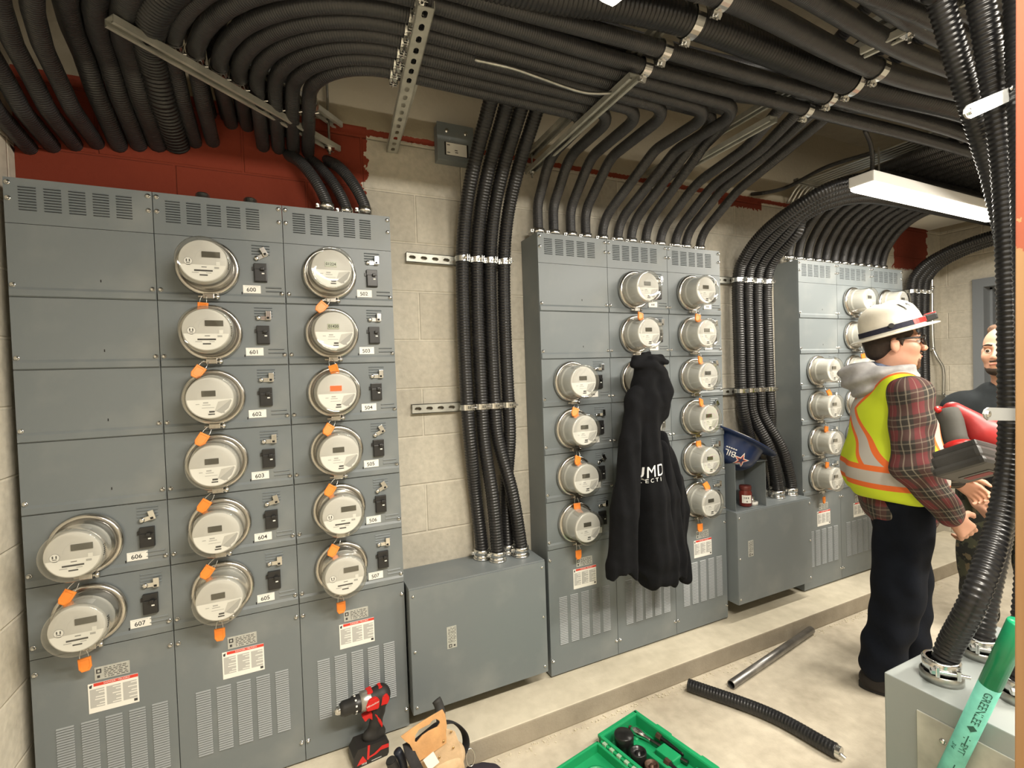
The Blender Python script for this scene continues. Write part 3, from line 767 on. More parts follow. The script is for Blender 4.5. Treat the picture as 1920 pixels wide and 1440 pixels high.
# ---- four large risers onto the first pull box
dx = [1.437, 1.504, 1.567, 1.635]; db = [(1.485, 0.105), (1.536, 0.045), (1.649, 0.045), (1.612, 0.105)]
for k in range(4):
    x = dx[k]; bx, by = db[k]
    p = smooth_curve([(bx, by, 0.660), (bx, by, 0.72), (bx-(bx-x)*0.35, by+0.01, 0.95), (x+(bx-x)*0.12, 0.088, 1.18), (x-0.002, 0.088, 1.345), (x-0.006, 0.09, 1.66), (x, 0.09, 1.98), (x+0.012, 0.06, 2.18), (x+0.022, -0.02, 2.33), (x+0.035, -0.12, 2.46), (x+0.04, -0.28, 2.575), (x+0.04, -0.60, 2.62), (x+0.04, -1.3, 2.63)], 0.01)
    conduit(p, 0.0285, ['leftmost of the four thick ribbed conduits on the block wall', 'second from left of the four thick ribbed conduits on the block wall', 'third from left of the four thick ribbed conduits on the block wall', 'rightmost of the four thick ribbed conduits on the block wall'][k],
            'thick ribbed risers between the left and middle cabinets', ribs=0.0125, conn=[((bx, by, 0.660), (0, 0, 1))])
# ---- four large risers onto the second pull box
ex = [3.125, 3.205, 3.285, 3.368]; eb = [(3.31, 0.105), (3.345, 0.03), (3.462, 0.03), (3.425, 0.105)]
for k in range(4):
    x = ex[k]; bx, by = eb[k]
    p = smooth_curve([(bx, by, 0.690), (bx, by, 0.78), (bx-(bx-x)*0.35, by+0.01, 0.98), (x+(bx-x)*0.12, 0.088, 1.18), (x, 0.088, 1.33), (x-0.004, 0.09, 1.66), (x, 0.09, 1.98), (x, 0.035, 2.105), (x, -0.10, 2.215), (x+0.015, -0.30+0.055*k, 2.300), (x+0.10, -0.42+0.062*k, 2.355), (x+0.30, -0.49+0.066*k, 2.390), (x+0.65, -0.505+0.066*k, 2.400), (4.55, -0.505+0.066*k, 2.40), (5.44, -0.505+0.066*k, 2.40)], 0.01)
    conduit(p, 0.031, ['leftmost of the four thick ribbed conduits behind the blue helmet', 'second from left of the four thick ribbed conduits behind the blue helmet', 'third from left of the four thick ribbed conduits behind the blue helmet', 'rightmost of the four thick ribbed conduits behind the blue helmet'][k],
            'thick ribbed risers between the middle and far cabinets', ribs=0.0135, conn=[((bx, by, 0.690), (0, 0, 1))])
# ---- risers on the far cabinets
for k in range(12):
    x = 3.575+0.0905*k
    p = smooth_curve([(x, 0.09, ZTOP), (x, 0.09, 2.17), (x+0.005, 0.06, 2.27), (x+0.01, -0.03, 2.385), (x+0.02, -0.17, 2.455), (x+0.03, -0.45, 2.495), (x+0.03, -0.9, 2.50)], 0.015)
    conduit(p, RB, '%s black conduit from the left rising off the far cabinets' % ORD[k], 'conduits rising from the far cabinets', conn=[((x, 0.09, ZTOP), (0, 0, 1))])
# ---- risers past the far cabinets
for k in range(3):
    x = 4.93+0.085*k
    p = smooth_curve([(x, 0.09, 0.09), (x, 0.09, 1.0), (x, 0.09, 1.9), (x+0.01, 0.05, 2.12), (x+0.05, -0.12, 2.24), (x+0.10, -0.40, 2.30), (x+0.12, -0.9, 2.32)], 0.015)
    conduit(p, 0.033, ['left', 'middle', 'right'][k]+' one of three thick black conduits in the far corner above the white helmet', 'thick risers in the far corner', ribs=0.0135)
# ---- short conduits behind the left cabinets' heads
for k, (u, yy) in enumerate(((612, 0.06), (648, 0.09), (684, 0.06))):
    x = at_y(u, 385, yy).x
    p = smooth_curve([(x, yy, ZTOP), (x, yy, ZTOP+0.05), (x-0.035, yy+0.01, ZTOP+0.13), (x-0.085, yy+0.05, ZTOP+0.21), (x-0.13, WY+0.02, ZTOP+0.26)], 0.01)
    conduit(p, 0.022, ['left', 'middle', 'right'][k]+' one of three short black conduits on the cabinet top before the red paint', 'short conduits on the left cabinet top', conn=[((x, yy, ZTOP), (0, 0, 1))])

# ---- thin steel tubing and cables
for k in range(5):
    p = fillet([(3.64+0.035*k, WY-0.02, 2.50+0.0*k), (3.64+0.035*k, 0.06, 2.60), (3.66+0.035*k, -0.5, 2.60), (3.66+0.035*k, -1.7, 2.60)], 0.12)
    conduit(p, 0.0085, '%s of five thin steel tubes running forward above the strip light' % ['leftmost', 'second from left', 'middle', 'fourth from left', 'rightmost'][k], 'thin steel tubes under the ceiling', m_=M_EMTS, name='steel_tube', seg=10, cat='tube')
p = smooth_curve([at_z(890, 112, 2.43), at_z(960, 128, 2.425), at_z(1010, 145, 2.42), at_z(1060, 163, 2.415), at_z(1100, 174, 2.41), at_z(1145, 174, 2.42), at_z(1160, 165, 2.45)], 0.012)
conduit(p, 0.0055, 'thin flexible metal cable sagging under the black overhead conduits', None, m_=M_GALV, name='flexible_cable', seg=8, cat='cable')
p = smooth_curve([at_x(1375, 366, 3.45)+Vector((0, 0, 0.0)), at_z(1430, 362, 2.5), at_z(1478, 350, 2.56), at_z(1550, 313, 2.585), at_z(1640, 285, 2.585)], 0.015)
conduit(p, 0.011, 'slim black cable curving from the block wall toward the thin steel tubes', None, name='cable', seg=8, cat='cable')
p = smooth_curve([at_y(1622, 245, -0.62), at_y(1632, 270, -0.58), at_y(1636, 300, -0.55), at_y(1634, 332, -0.53)], 0.01)
conduit(p, 0.009, 'black flexible whip dropping into the strip light housing', None, name='light_whip', seg=8, cat='cable')
p = smooth_curve([(5.33, 0.14, 2.12), (5.33, 0.14, 1.62), (5.335, 0.12, 1.50), (5.36, 0.09, 1.40), (5.36, 0.09, 1.20)], 0.012)
o = conduit(p, 0.012, 'bright vertical steel tube in the far corner, beside the white helmet brim', None, m_=M_EMTS, name='steel_tube', seg=12, cat='tube')
for zz in (2.04, 1.56): MB().lathe([(0.013, -0.012), (0.017, -0.011), (0.017, 0.011), (0.013, 0.012)], 14, 0, Matrix.Translation((5.33, 0.14, zz))).build('coupling', M_CHROME, o)
o = thing('switch_box', 'small grey box ending the vertical steel tube in the far corner', 'electrical box', (5.36, 0.09, 1.10))
MB().box((-0.035, -0.03, -0.06), (0.035, 0.065, 0.10), bev=0.004).build('enclosure', M_GALV, o); MB().box((-0.037, -0.034, -0.062), (0.037, -0.0285, 0.102), bev=0.002).build('cover', M_GREY2, o)

# ---- three heavy conduits coming down to the foreground box
EZ = 0.64
FK = float((CAM[2]-EZ)/(CAM[2]-0.75))
def K(x, y, z): return Vector(CAM)+FK*(Vector((x, y, z))-Vector(CAM))
def KY(y): return float(CAM[1]+FK*(y-CAM[1]))
def to_top(b, p): return [Vector((p[0].x-b, p[0].y, 2.86))]+p
pb = [at_y(u, v, KY(-1.38)) for u, v in ((1828, -60), (1838, 0), (1860, 130), (1883, 300), (1893, 500), (1896, 700), (1895, 850), (1874, 980), (1828, 1120))]
fb, fa, fc = K(2.060, -1.318, 0.75), K(2.245, -1.315, 0.75), K(2.120, -1.43, 0.75)
FR = 0.0275
conduit(smooth_curve(to_top(0.03, pb)+[fb+Vector((0.012, -0.012, 0.085)), fb], 0.01), FR, 'nearest thick black ribbed conduit coming down to the foreground grey box', 'thick ribbed conduits in the right foreground', ribs=0.0140, seg=24)
pa = [at_y(u, v, KY(-1.32)) for u, v in ((1745, -50), (1762, 0), (1800, 130), (1838, 250), (1868, 350))]+[K(2.42, -1.318, 1.70), K(2.43, -1.318, 1.40), K(2.38, -1.317, 1.10), K(2.27, -1.316, 0.86), fa]
conduit(smooth_curve(to_top(0.05, pa), 0.01), FR, 'thick black ribbed conduit slanting in from the top behind the nearest one', 'thick ribbed conduits in the right foreground', ribs=0.0140, seg=24)
pc = [K(2.10, -1.44, 2.45), K(2.12, -1.44, 2.10), K(2.14, -1.44, 1.72), K(2.15, -1.44, 1.45), K(2.15, -1.44, 1.20), K(2.14, -1.438, 1.00), K(2.122, -1.434, 0.86), fc]
conduit(smooth_curve(to_top(0.02, pc), 0.01), FR, 'thick black ribbed conduit at the right picture edge, beside the wooden post', 'thick ribbed conduits in the right foreground', ribs=0.0140, seg=24)

def clamp_nut(base, r, label, yaw):
    """cast connector with a strap screw on the box top"""
    t = thing('conduit_connector', label, 'connector', base, 'steel connectors on the foreground box', (0, 0, yaw))
    m = MB(); m.lathe([(r*1.05, 0.0), (r*1.52, 0.0), (r*1.52, 0.018), (r*1.40, 0.022)], 30); m.build('locknut', M_GALV, t)
    m = MB(); m.lathe([(r*1.12, 0.020), (r*1.30, 0.022), (r*1.36, 0.052), (r*1.22, 0.058), (r*1.05, 0.056)], 30)
    m.box((-r*0.8, -r*1.62, 0.026), (-r*0.5, -r*1.1, 0.050), 0, bev=0.002); m.box((r*0.6, -r*1.62, 0.026), (r*0.9, -r*1.1, 0.050), 0, bev=0.002)
    m.build('strap', M_CHROME, t)
    m = MB(); m.cyl((-r*0.9, -r*1.42, 0.038), (r*1.5, -r*1.42, 0.038), 0.0045, seg=10); m.lathe([(0.009, -0.004), (0.009, 0.004), (0.005, 0.006), (0.0001, 0.006)], 6, 0, Matrix.Translation((-r*0.95, -r*1.42, 0.038)) @ Matrix.Rotation(-PI/2, 4, 'Y'), False); m.build('screw', M_CHROME, t)
for b, lab, yw in ((fb, 'steel connector with a long strap screw, nearest the corner of the foreground box', -0.9), (fa, 'steel connector on the foreground box, behind the green handle', -0.9), (fc, 'steel connector on the foreground box beside the wooden post', -0.9)):
    clamp_nut(b, 0.0300, lab, yw)

# ================================================================== STRUT CHANNEL
def strut(p0, p1, label, group, face=(0, 0, -1), wdt=0.041, dep=0.021, slots=False, cat='strut', side_rods=()):
    """steel channel from p0 to p1 (axis on the mouth plane); face = way the open mouth (or the slotted back) looks"""
    p0 = Vector(p0); p1 = Vector(p1); L = (p1-p0).length
    ux = (p1-p0).normalized(); uz = -Vector(face); uz = (uz-ux*uz.dot(ux)).normalized(); uy = uz.cross(ux)
    t = thing('strut_channel', label, cat, p0, group)
    T = Matrix(((ux.x, uy.x, uz.x, 0), (ux.y, uy.y, uz.y, 0), (ux.z, uy.z, uz.z, 0), (0, 0, 0, 1)))
    h, e, w2 = dep, 0.0026, wdt/2
    m = MB(); R = Matrix.Rotation(PI/2, 4, 'Z') @ Matrix.Rotation(PI/2, 4, 'X')   # local XY -> (y, z), local Z -> x
    if not slots:
        prof = [(-w2, 0), (-w2+0.010, 0), (-w2+0.010, 0.006), (-w2+0.010-e, 0.006), (-w2+0.010-e, e), (-w2+e, e), (-w2+e, h-e), (w2-e, h-e), (w2-e, e), (w2-0.010+e, e), (w2-0.010+e, 0.006), (w2-0.010, 0.006), (w2-0.010, 0), (w2, 0), (w2, h), (-w2, h)]
        n = len(prof); v = [(0, a, b) for a, b in prof]+[(L, a, b) for a, b in prof]
        m.add(v, [(i, (i+1) % n, n+(i+1) % n, n+i) for i in range(n)], 0, False, T)
        quads = [(0, 1, 12, 13)]
        m.add([(0, -w2, 0), (0, w2, 0), (0, w2, h), (0, -w2, h)], [], 0, False, T)
    else:                                      # slotted back turned to the room: side walls, and a web with oval holes
        m.box((0, -w2, 0), (L, -w2+e, h), 0, T); m.box((0, w2-e, 0), (L, w2, h), 0, T)
        sl = 0.0145; pitch = 0.050; n = int(L/pitch); x = 0.0
        m.box((0, -w2, 0), (L, -0.0075, e), 0, T); m.box((0, 0.0075, 0), (L, w2, e), 0, T)
        for k in range(n+1):
            c = (k+0.5)*pitch; xe = min(c-sl, L)
            if xe > x: m.box((x, -0.0075, 0), (xe, 0.0075, e), 0, T)
            for sx in (-1, 1):                 # rounded slot ends
                for sy in (-1, 1):
                    if c+sl < L: m.add([(c+sx*sl, sy*0.0075, 0), (c+sx*sl*0.45, sy*0.0075, 0), (c+sx*sl*0.72, sy*0.0058, 0), (c+sx*sl*0.93, sy*0.0030, 0), (c+sx*sl, 0, 0)], [(0, 1, 2, 3, 4)], 0, False, T)
            x = min(c+sl, L)
        if x < L: m.box((x, -0.0075, 0), (L, 0.0075, e), 0, T)
    m.build('channel', M_STRUT, t)
    for d, up_, rl in side_rods:               # threaded hanger rod with nut and square washer
        c = ux*d
        q = MB(); q.cyl(c+Vector((0, 0, -0.025)), c+Vector((0, 0, rl)), 0.005, seg=8); q.build('threaded_rod', M_GALV, t)
        q = MB(); q.lathe([(0.010, -0.012), (0.010, -0.002)], 6, 0, Matrix.Translation(c), False, True); q.box((-0.018, -0.018, -0.003), (0.018, 0.018, 0.001), 0, Matrix.Translation(c)); q.build('nut', M_CHROME, t)
    return t
def strap(center, axis, r, label, group, ear=(0, 0, -1), wid=0.024, onto=None):
    """two-piece conduit strap: band round the conduit plus bolted ear"""
    c = Vector(center); t = thing('conduit_strap', label, 'conduit strap', c, group)
    ax = Vector(axis).normalized(); e = Vector(ear); e = (e-ax*e.dot(ax)).normalized(); s = ax.cross(e)
    T = Matrix(((e.x, s.x, ax.x, 0), (e.y, s.y, ax.y, 0), (e.z, s.z, ax.z, 0), (0, 0, 0, 1)))
    m = MB(); m.lathe([(r*1.055, -wid/2), (r*1.055+0.003, -wid/2), (r*1.055+0.003, wid/2), (r*1.055, wid/2), (r*1.055, -wid/2)], 26, 0, T, False)
    for q in (-0.006, 0.004): m.box((r*1.0, q, -wid/2), (r*1.0+0.020, q+0.0024, wid/2), 0, T)
    m.build('band', M_CHROME, t)
    m = MB(); m.cyl(T @ Vector((r+0.014, -0.016, 0)), T @ Vector((r+0.014, 0.020, 0)), 0.0036, seg=8); m.lathe([(0.0075, 0), (0.0075, 0.005)], 6, 0, T @ Matrix.Translation((r+0.014, -0.012, 0)) @ Matrix.Rotation(PI/2, 4, 'X'), False, True)
    m.build('bolt', M_CHROME, t); return t

GS = 'overhead strut channels'
strut((0.352, -0.343, 2.408), (0.945, WY-0.005, 2.392), 'long diagonal steel channel across the red wall, lower of two', GS, side_rods=((0.735, 0, 0.35),))
strut((0.664, -0.150, 2.492), (0.955, WY-0.005, 2.490), 'short diagonal steel channel across the red wall, upper of two', GS)
strut((1.085, -0.700, 2.412), (1.165, WY-0.005, 2.425), 'steel channel with a row of oval holes, hanging right of the red wall patch', GS, slots=True, wdt=0.045)
strut((1.135, -0.62, 2.500), (1.190, WY-0.005, 2.500), 'steel channel tucked above the one with oval holes', GS)
strut((1.778, -0.657, 2.410), (1.812, WY-0.005, 2.425), 'steel channel crossing under the conduits left of the middle cabinets', GS, side_rods=((0.78, 0, 0.10),))
strut((1.785, -1.25, 2.500), (1.812, WY-0.005, 2.505), 'steel channel above the one left of the middle cabinets', GS)
strut((2.452, -0.645, 2.410), (2.537, WY-0.005, 2.442), 'steel channel crossing above the middle cabinets, lower of two', GS, side_rods=((0.76, 0, 0.10),))
strut((2.47, -1.20, 2.500), (2.545, WY-0.005, 2.525), 'steel channel crossing above the middle cabinets, upper of two', GS)
tz = at_z(1640, 100, 2.46)
strut((tz.x-0.03, tz.y+0.02, 2.455), (tz.x+0.03, tz.y-0.28, 2.455), 'short trapeze channel at the upper right, lower of two on a rod', GS, side_rods=((0.12, 0, 0.5),))
tz = at_z(1655, 48, 2.55)
strut((tz.x-0.03, tz.y+0.04, 2.545), (tz.x+0.03, tz.y-0.26, 2.545), 'short trapeze channel at the upper right, upper of two on a rod', GS)
strut((0.05, -0.60, 2.52), (0.30, -0.37, 2.52), 'short diagonal steel channel in the top left corner of the picture', GS)
strut((3.55, 0.02, 2.575), (3.95, 0.02, 2.575), 'short steel channel holding the thin steel tubes', GS, wdt=0.03)
GW = 'wall strut channels'
strut((1.205, WY-0.022, 1.990), (1.690, WY-0.022, 1.982), 'slotted steel channel on the block wall, upper of two behind the left risers', GW, face=(0, -1, 0), slots=True)
strut((1.205, WY-0.022, 1.343), (1.690, WY-0.022, 1.338), 'slotted steel channel on the block wall, lower of two behind the left risers', GW, face=(0, -1, 0), slots=True)
strut((2.900, WY-0.022, 1.985), (3.490, WY-0.022, 1.985), 'slotted steel channel on the block wall, upper of two behind the right risers', GW, face=(0, -1, 0), slots=True)
strut((2.900, WY-0.022, 1.330), (3.490, WY-0.022, 1.330), 'slotted steel channel on the block wall, lower of two behind the right risers', GW, face=(0, -1, 0), slots=True)
strut((4.86, WY-0.022, 1.985), (5.18, WY-0.022, 1.985), 'slotted steel channel behind the thick conduits in the far corner', GW, face=(0, -1, 0), slots=True)

pn4 = ['leftmost', 'second from left', 'third from left', 'rightmost']
for k in range(4):
    for row, zz in (('upper', 1.983), ('lower', 1.340)):
        strap((dx[k]-(0.002 if row == 'lower' else 0), 0.09, zz), (0, 0, 1), 0.0285, '%s steel strap in the %s row on the left ribbed risers' % (pn4[k], row), 'straps on the left ribbed risers', ear=(0.25, -1, 0))
        strap((ex[k], 0.09, zz-0.005), (0, 0, 1), 0.031, '%s steel strap in the %s row on the right ribbed risers' % (pn4[k], row), 'straps on the right ribbed risers', ear=(0.25, -1, 0))
for k in range(3): strap((4.93+0.085*k, 0.09, 1.985), (0, 0, 1), 0.033, '%s steel strap on the thick conduits in the far corner' % ['left', 'middle', 'right'][k], 'straps in the far corner', ear=(0.2, -1, 0))
GO = 'straps on the overhead conduits'
wh = ['nearest the wall', 'just inside the thick conduit', 'around the thick conduit', 'just outside the thick conduit']
for k, (ya, yb, yc, r, z, _) in enumerate(far_runs[:4]):
    strap((1.83, ya, z), (1, 0, 0), r, 'steel strap %s, beside the overhead light' % wh[k], GO, ear=(0, 0.5, -1), wid=0.03)
    strap((2.60, yb, z), (1, 0, 0), r, 'steel strap %s, above the middle cabinets' % wh[k], GO, ear=(0, 0.5, -1), wid=0.03)
def arc_pt(y, z, ang):
    R = YC0-y; a = -PI/2-ang
    return (XC0+R*math.cos(a), YC0+R*math.sin(a), z), (-math.sin(a), math.cos(a), 0)
def strut_ang(y):
    """bearing along the bend at which it crosses the long diagonal channel"""
    R = YC0-y; A_, B_ = Vector((0.352, -0.343)), Vector((0.945, WY)); best = 0.9; bd = 9
    for q in range(200):
        a = 0.3+q*0.0075; p = Vector((XC0-R*math.sin(a), YC0-R*math.cos(a))); d = (B_-A_).normalized(); e = abs((p-A_).x*d.y-(p-A_).y*d.x)
        if e < bd: bd, best = e, a
    return best
for k in range(8):
    y = (-0.335-0.053*k) if k < 4 else ((-0.545, -0.598, -0.66, -0.716)[k-4])
    c, ax = arc_pt(y, 2.462, strut_ang(y)); strap(c, ax, RB, '%s steel strap from the wall along the long diagonal channel' % ORD[k], GO, ear=(0.3, 0.3, -1))
    strap((1.075, y, 2.461), (1, 0, 0), RB, '%s steel strap from the wall along the channel with oval holes' % ORD[k], GO, ear=(-0.6, 0, -1))
for k in (1, 2, 3):
    y = -1.000-0.058*k; c, ax = arc_pt(y, 2.43, 0.72); strap(c, ax, 0.024, ['', 'right', 'middle', 'left'][k]+'most steel strap in the top left corner of the picture' if k != 2 else 'middle steel strap in the top left corner of the picture', GO, ear=(0.3, 0.3, -1), wid=0.03)

# ---- wide flat straps over the foreground conduits
for z0, nm in ((2.02, 'upper'), (1.36, 'lower')):
    a, b = ((at_y(1812, 212, KY(-1.425)), at_y(1935, 158, KY(-1.425))) if nm == 'upper' else (at_y(1848, 776, KY(-1.425)), at_y(1945, 778, KY(-1.425))))
    t = thing('conduit_strap', '%s wide steel strap across the thick conduits in the right foreground' % nm, 'conduit strap', a, 'wide straps in the right foreground')
    u = (b-a).normalized(); L = (b-a).length; T = Matrix(((u.x, 0, -u.z, 0), (u.y, 1, 0, 0), (u.z, 0, u.x, 0), (0, 0, 0, 1)))
    m = MB(); m.box((0.01, -0.0018, -0.015), (L, 0.0018, 0.015), 0, T); m.prism([(0.01, -0.015), (-0.006, -0.009), (-0.012, 0), (-0.006, 0.009), (0.01, 0.015)][::-1], 0.0036, 0, T @ Matrix(((1, 0, 0, 0), (0, 0, 1, -0.0018), (0, 1, 0, 0), (0, 0, 0, 1))))
    m.build('band', mat('zinc_plate', (0.42, 0.43, 0.42), 0.42, 0.55), t)
    m = MB(); m.lathe([(0.008, 0), (0.008, 0.004), (0.004, 0.006), (0.0001, 0.006)], 6, 0, T @ Matrix.Translation((0.004, -0.0018, 0)) @ Matrix.Rotation(PI/2, 4, 'X'), False); m.build('bolt', M_CHROME, t)
    m = MB()
    for s in (-1, 1): m.tube(smooth_curve([T @ Vector((L*0.98, -0.006, s*0.017)), T @ Vector((L*0.66, -0.008, s*0.017)), T @ Vector((L*0.60, -0.008, s*0.010)), T @ Vector((L*0.66, -0.008, s*0.004))], 0.004), 0.003, 8)
    m.build('hook_wire', M_CHROME, t)

# ================================================================== LIGHT FITTINGS
M_LENS = mat('lit_diffuser', (0.9, 0.9, 0.88), 0.4, emit=((1.0, 0.93, 0.80), 5.0))
M_HOUS = mat('white_fixture_enamel', (0.72, 0.71, 0.68), 0.4)
def strip_light(loc, yaw, L, label, rod=0.5):
    t = thing('strip_light', label, 'light', loc, 'strip lights under the ceiling', (0, 0, yaw))
    m = MB(); m.box((-L/2, -0.055, 0.0), (L/2, 0.055, 0.050), 0, bev=0.006); m.build('housing', M_HOUS, t)
    pr = [(-0.050, 0.0), (-0.048, -0.014), (-0.034, -0.025), (0, -0.029), (0.034, -0.025), (0.048, -0.014), (0.050, 0.0)]
    m = MB(); n = len(pr); v = [(x, a, b) for x in (-L/2+0.006, L/2-0.006) for a, b in pr]
    m.add(v, [(i, i+1, n+i+1, n+i) for i in range(n-1)]+[tuple(range(n))[::-1], tuple(range(n, 2*n))], 0, False); m.build('diffuser', M_LENS, t)
    for x in (-L/2+0.15, L/2-0.15):
        m = MB(); m.cyl((x, 0, 0.05), (x, 0, rod), 0.004, seg=8); m.build('hanger', M_GALV, t)
    return t
strip_light((3.85, -0.535, 2.305), 0.015, 1.33, 'glowing white strip light above the man in the white helmet', 0.2)
o = at_z(1107, 6, 2.33)
strip_light((o.x+0.14, o.y-0.66, 2.345), PI/2-0.2+0.4, 1.30, 'glowing strip light at the top edge of the picture under the conduits', 0.10)
strip_light((1.6, -2.10, 2.56), 0, 1.24, 'strip light behind the photographer, on the left', 0.4)
strip_light((3.5, -2.10, 2.56), 0, 1.24, 'strip light behind the photographer, on the right', 0.4)

# ---- white duct behind the strip light
a = at_y(1680, 385, -0.15); b = at_y(1740, 440, -0.15)
o = MB().box((4.715, -0.62, 2.455), (5.17, 0.08, 2.60), bev=0.004).build('ceiling_duct', mat('white_duct', (0.60, 0.59, 0.54), 0.5)); tag(o, 'pale boxed duct under the ceiling behind the strip light', 'duct')

# ---- junction box on the wall
t = thing('junction_box', 'small grey junction box with a paper label high on the block wall', 'junction box', (1.430, WY, 2.487))
m = MB(); m.box((-0.080, -0.055, -0.077), (0.080, -0.002, 0.077), 0, bev=0.003); m.build('enclosure', M_GREY, t)
m = MB(); m.box((-0.083, -0.060, -0.080), (0.083, -0.0545, 0.080), 0, bev=0.002); m.box((-0.052, -0.0606, -0.058), (0.056, -0.0598, -0.002), 1); m.build('cover', [M_GREY, M_SLOT], t)
m = MB(); m.box((-0.045, -0.0616, -0.056), (0.048, -0.0606, -0.004), 0); 
for a_, b_ in ((-0.034, -0.014), (-0.034, -0.046), (0.0, -0.034), (0.002, -0.043)): m.box((a_-0.007, -0.0619, b_-0.002), (a_+0.006, -0.0615, b_+0.0015), 1)
m.build('paper_label', [M_WHITE, M_INK], t)
for xx in (-0.040, 0.046):
    m = MB(); m.lathe([(0.010, 0), (0.009, 0.004), (0.004, 0.007), (0.0001, 0.0075)], 14, 0, Matrix.Translation((xx, -0.060, 0.045)) @ Matrix.Rotation(PI/2, 4, 'X')); m.build('screw', M_CHROME, t)

# ================================================================== FOREGROUND BOX, POST, GREEN HANDLE
t = thing('pull_box', 'pale grey steel box in the right foreground with thick conduits on top', 'pull box', (K(1.975, 0, 0).x, KY(-1.245), 0.0))
m = MB(); m.box((0, 0, 0.03), (0.55, -0.60, EZ), 0, bev=0.003); m.build('enclosure', M_GREY2, t)
M_WEAR = mat('scuffed_zinc', (0.42, 0.42, 0.38), 0.45, 0.35, 0.28, 9)
m = MB(); m.box((-0.004, -0.075, 0.08), (0.0, -0.56, EZ-0.055), 0, bev=0.001); m.build('side_plate', M_WEAR, t)
m = MB(); m.lathe([(0.007, 0), (0.007, 0.003), (0.003, 0.005), (0.0001, 0.005)], 10, 0, Matrix.Translation((-0.004, -0.13, EZ-0.10)) @ Matrix.Rotation(-PI/2, 4, 'Y')); m.build('screw', M_CHROME, t)
M_WOOD = bpy.data.materials.new('pine_with_red_paint'); M_WOOD.use_nodes = True
N, L = nodes_of(M_WOOD); tc = N.new('ShaderNodeTexCoord'); sp = N.new('ShaderNodeSeparateXYZ'); L.new(tc.outputs['Object'], sp.inputs[0])
mp = N.new('ShaderNodeMapping'); mp.inputs['Scale'].default_value = (40, 40, 2.5); L.new(tc.outputs['Object'], mp.inputs[0])
g = noise(N, L, mp.outputs[0], 1.0, 6); g2 = noise(N, L, tc.outputs['Object'], 30.0, 4)
wd = mixc(N, L, g, (0.25, 0.125, 0.048), (0.42, 0.25, 0.115))
mk = math_node(N, L, 'GREATER_THAN', math_node(N, L, 'MULTIPLY_ADD', g2, 0.30, sp.outputs[2]), 1.82)
L.new(mixc(N, L, mk, wd, (0.30, 0.075, 0.035)), N['Principled BSDF'].inputs['Base Color']); N['Principled BSDF'].inputs['Roughness'].default_value = 0.75
a = at_y(1904, 0, -1.52); b = at_y(1902, 1440, -1.52)
m = MB(); m.box((0, 0, 0.002), (0.089, -0.038, ZC-0.01), 0, bev=0.002); o = m.build('wooden_post', M_WOOD); o.rotation_euler = (0, math.atan((a.x-b.x)/(a.z-b.z)), 0); o.location = (b.x-b.z*(a.x-b.x)/(a.z-b.z), -1.52, 0); tag(o, 'tan wooden post at the right picture edge, red paint near its top', 'post')
# green tool handle leaning across the box
hxp = K(1.945, 0, 0).x; t0 = at_x(1912, 1168, hxp); t1 = at_x(1782, 1440, hxp); d = (t1-t0).normalized(); Lh = 1.05
t = thing('bender_handle', 'green steel pipe handle leaning in front of the grey foreground box', 'tool handle', t0)
m = MB(); r = 0.0200
m.tube([Vector((0, 0, 0)), d*0.003, d*0.17], [r*0.96, r, r], 24); m.tube([d*0.17+d*0.0001, d*0.5, d*Lh*0.72], r*1.004, 24, 1); m.build('pipe', [mat('glossy_green_paint', (0.005, 0.27, 0.12), 0.3, 0, 0.1, 20), mat('pale_teal_label', (0.13, 0.42, 0.33), 0.45, 0, 0.15, 30)], t)
# printed lettering wrapped over the label
side = (Vector(CAM)-t0); side = (side-d*side.dot(d)).normalized(); q = side.cross(d)
m = MB()
def wrap(verts, base, scale=1.0):
    out = []
    for x, y, z in verts:                     # x along the pipe, y round it
        a_ = y/r; out.append(d*(base+x)+(side*math.cos(a_)+q*math.sin(a_))*(r*1.004+0.0006))
    return out
for txt, base, yy, sz in (('GREENLEE', 0.225, 0.004, 0.020), ('1', 0.315, 0.003, 0.018), ('EMT', 0.345, 0.004, 0.017), ('3/4', 0.352, -0.012, 0.013)):
    v, f = glyphs(txt, sz, 0); m = MB(); m.add(wrap([(x, y+yy, z) for x, y, z in v], base), f); m.build('lettering', mat('dark_green_print', (0.01, 0.10, 0.075), 0.5), t)
m = MB()
m = MB(); m.add(wrap([(0.275, 0.004, 0), (0.284, 0.013, 0), (0.293, 0.004, 0), (0.284, -0.005, 0)], 0), [(0, 1, 2, 3)]); m.build('printed_mark', MATS['dark_green_print'], t)
for base in (0.305, 0.395, 0.42):
    m = MB(); m.add(wrap([(0, 0.003, 0), (0.03, 0.003, 0), (0.03, 0.005, 0), (0, 0.005, 0)], base), [(0, 1, 2, 3)]); m.build('printed_line', MATS['dark_green_print'], t)

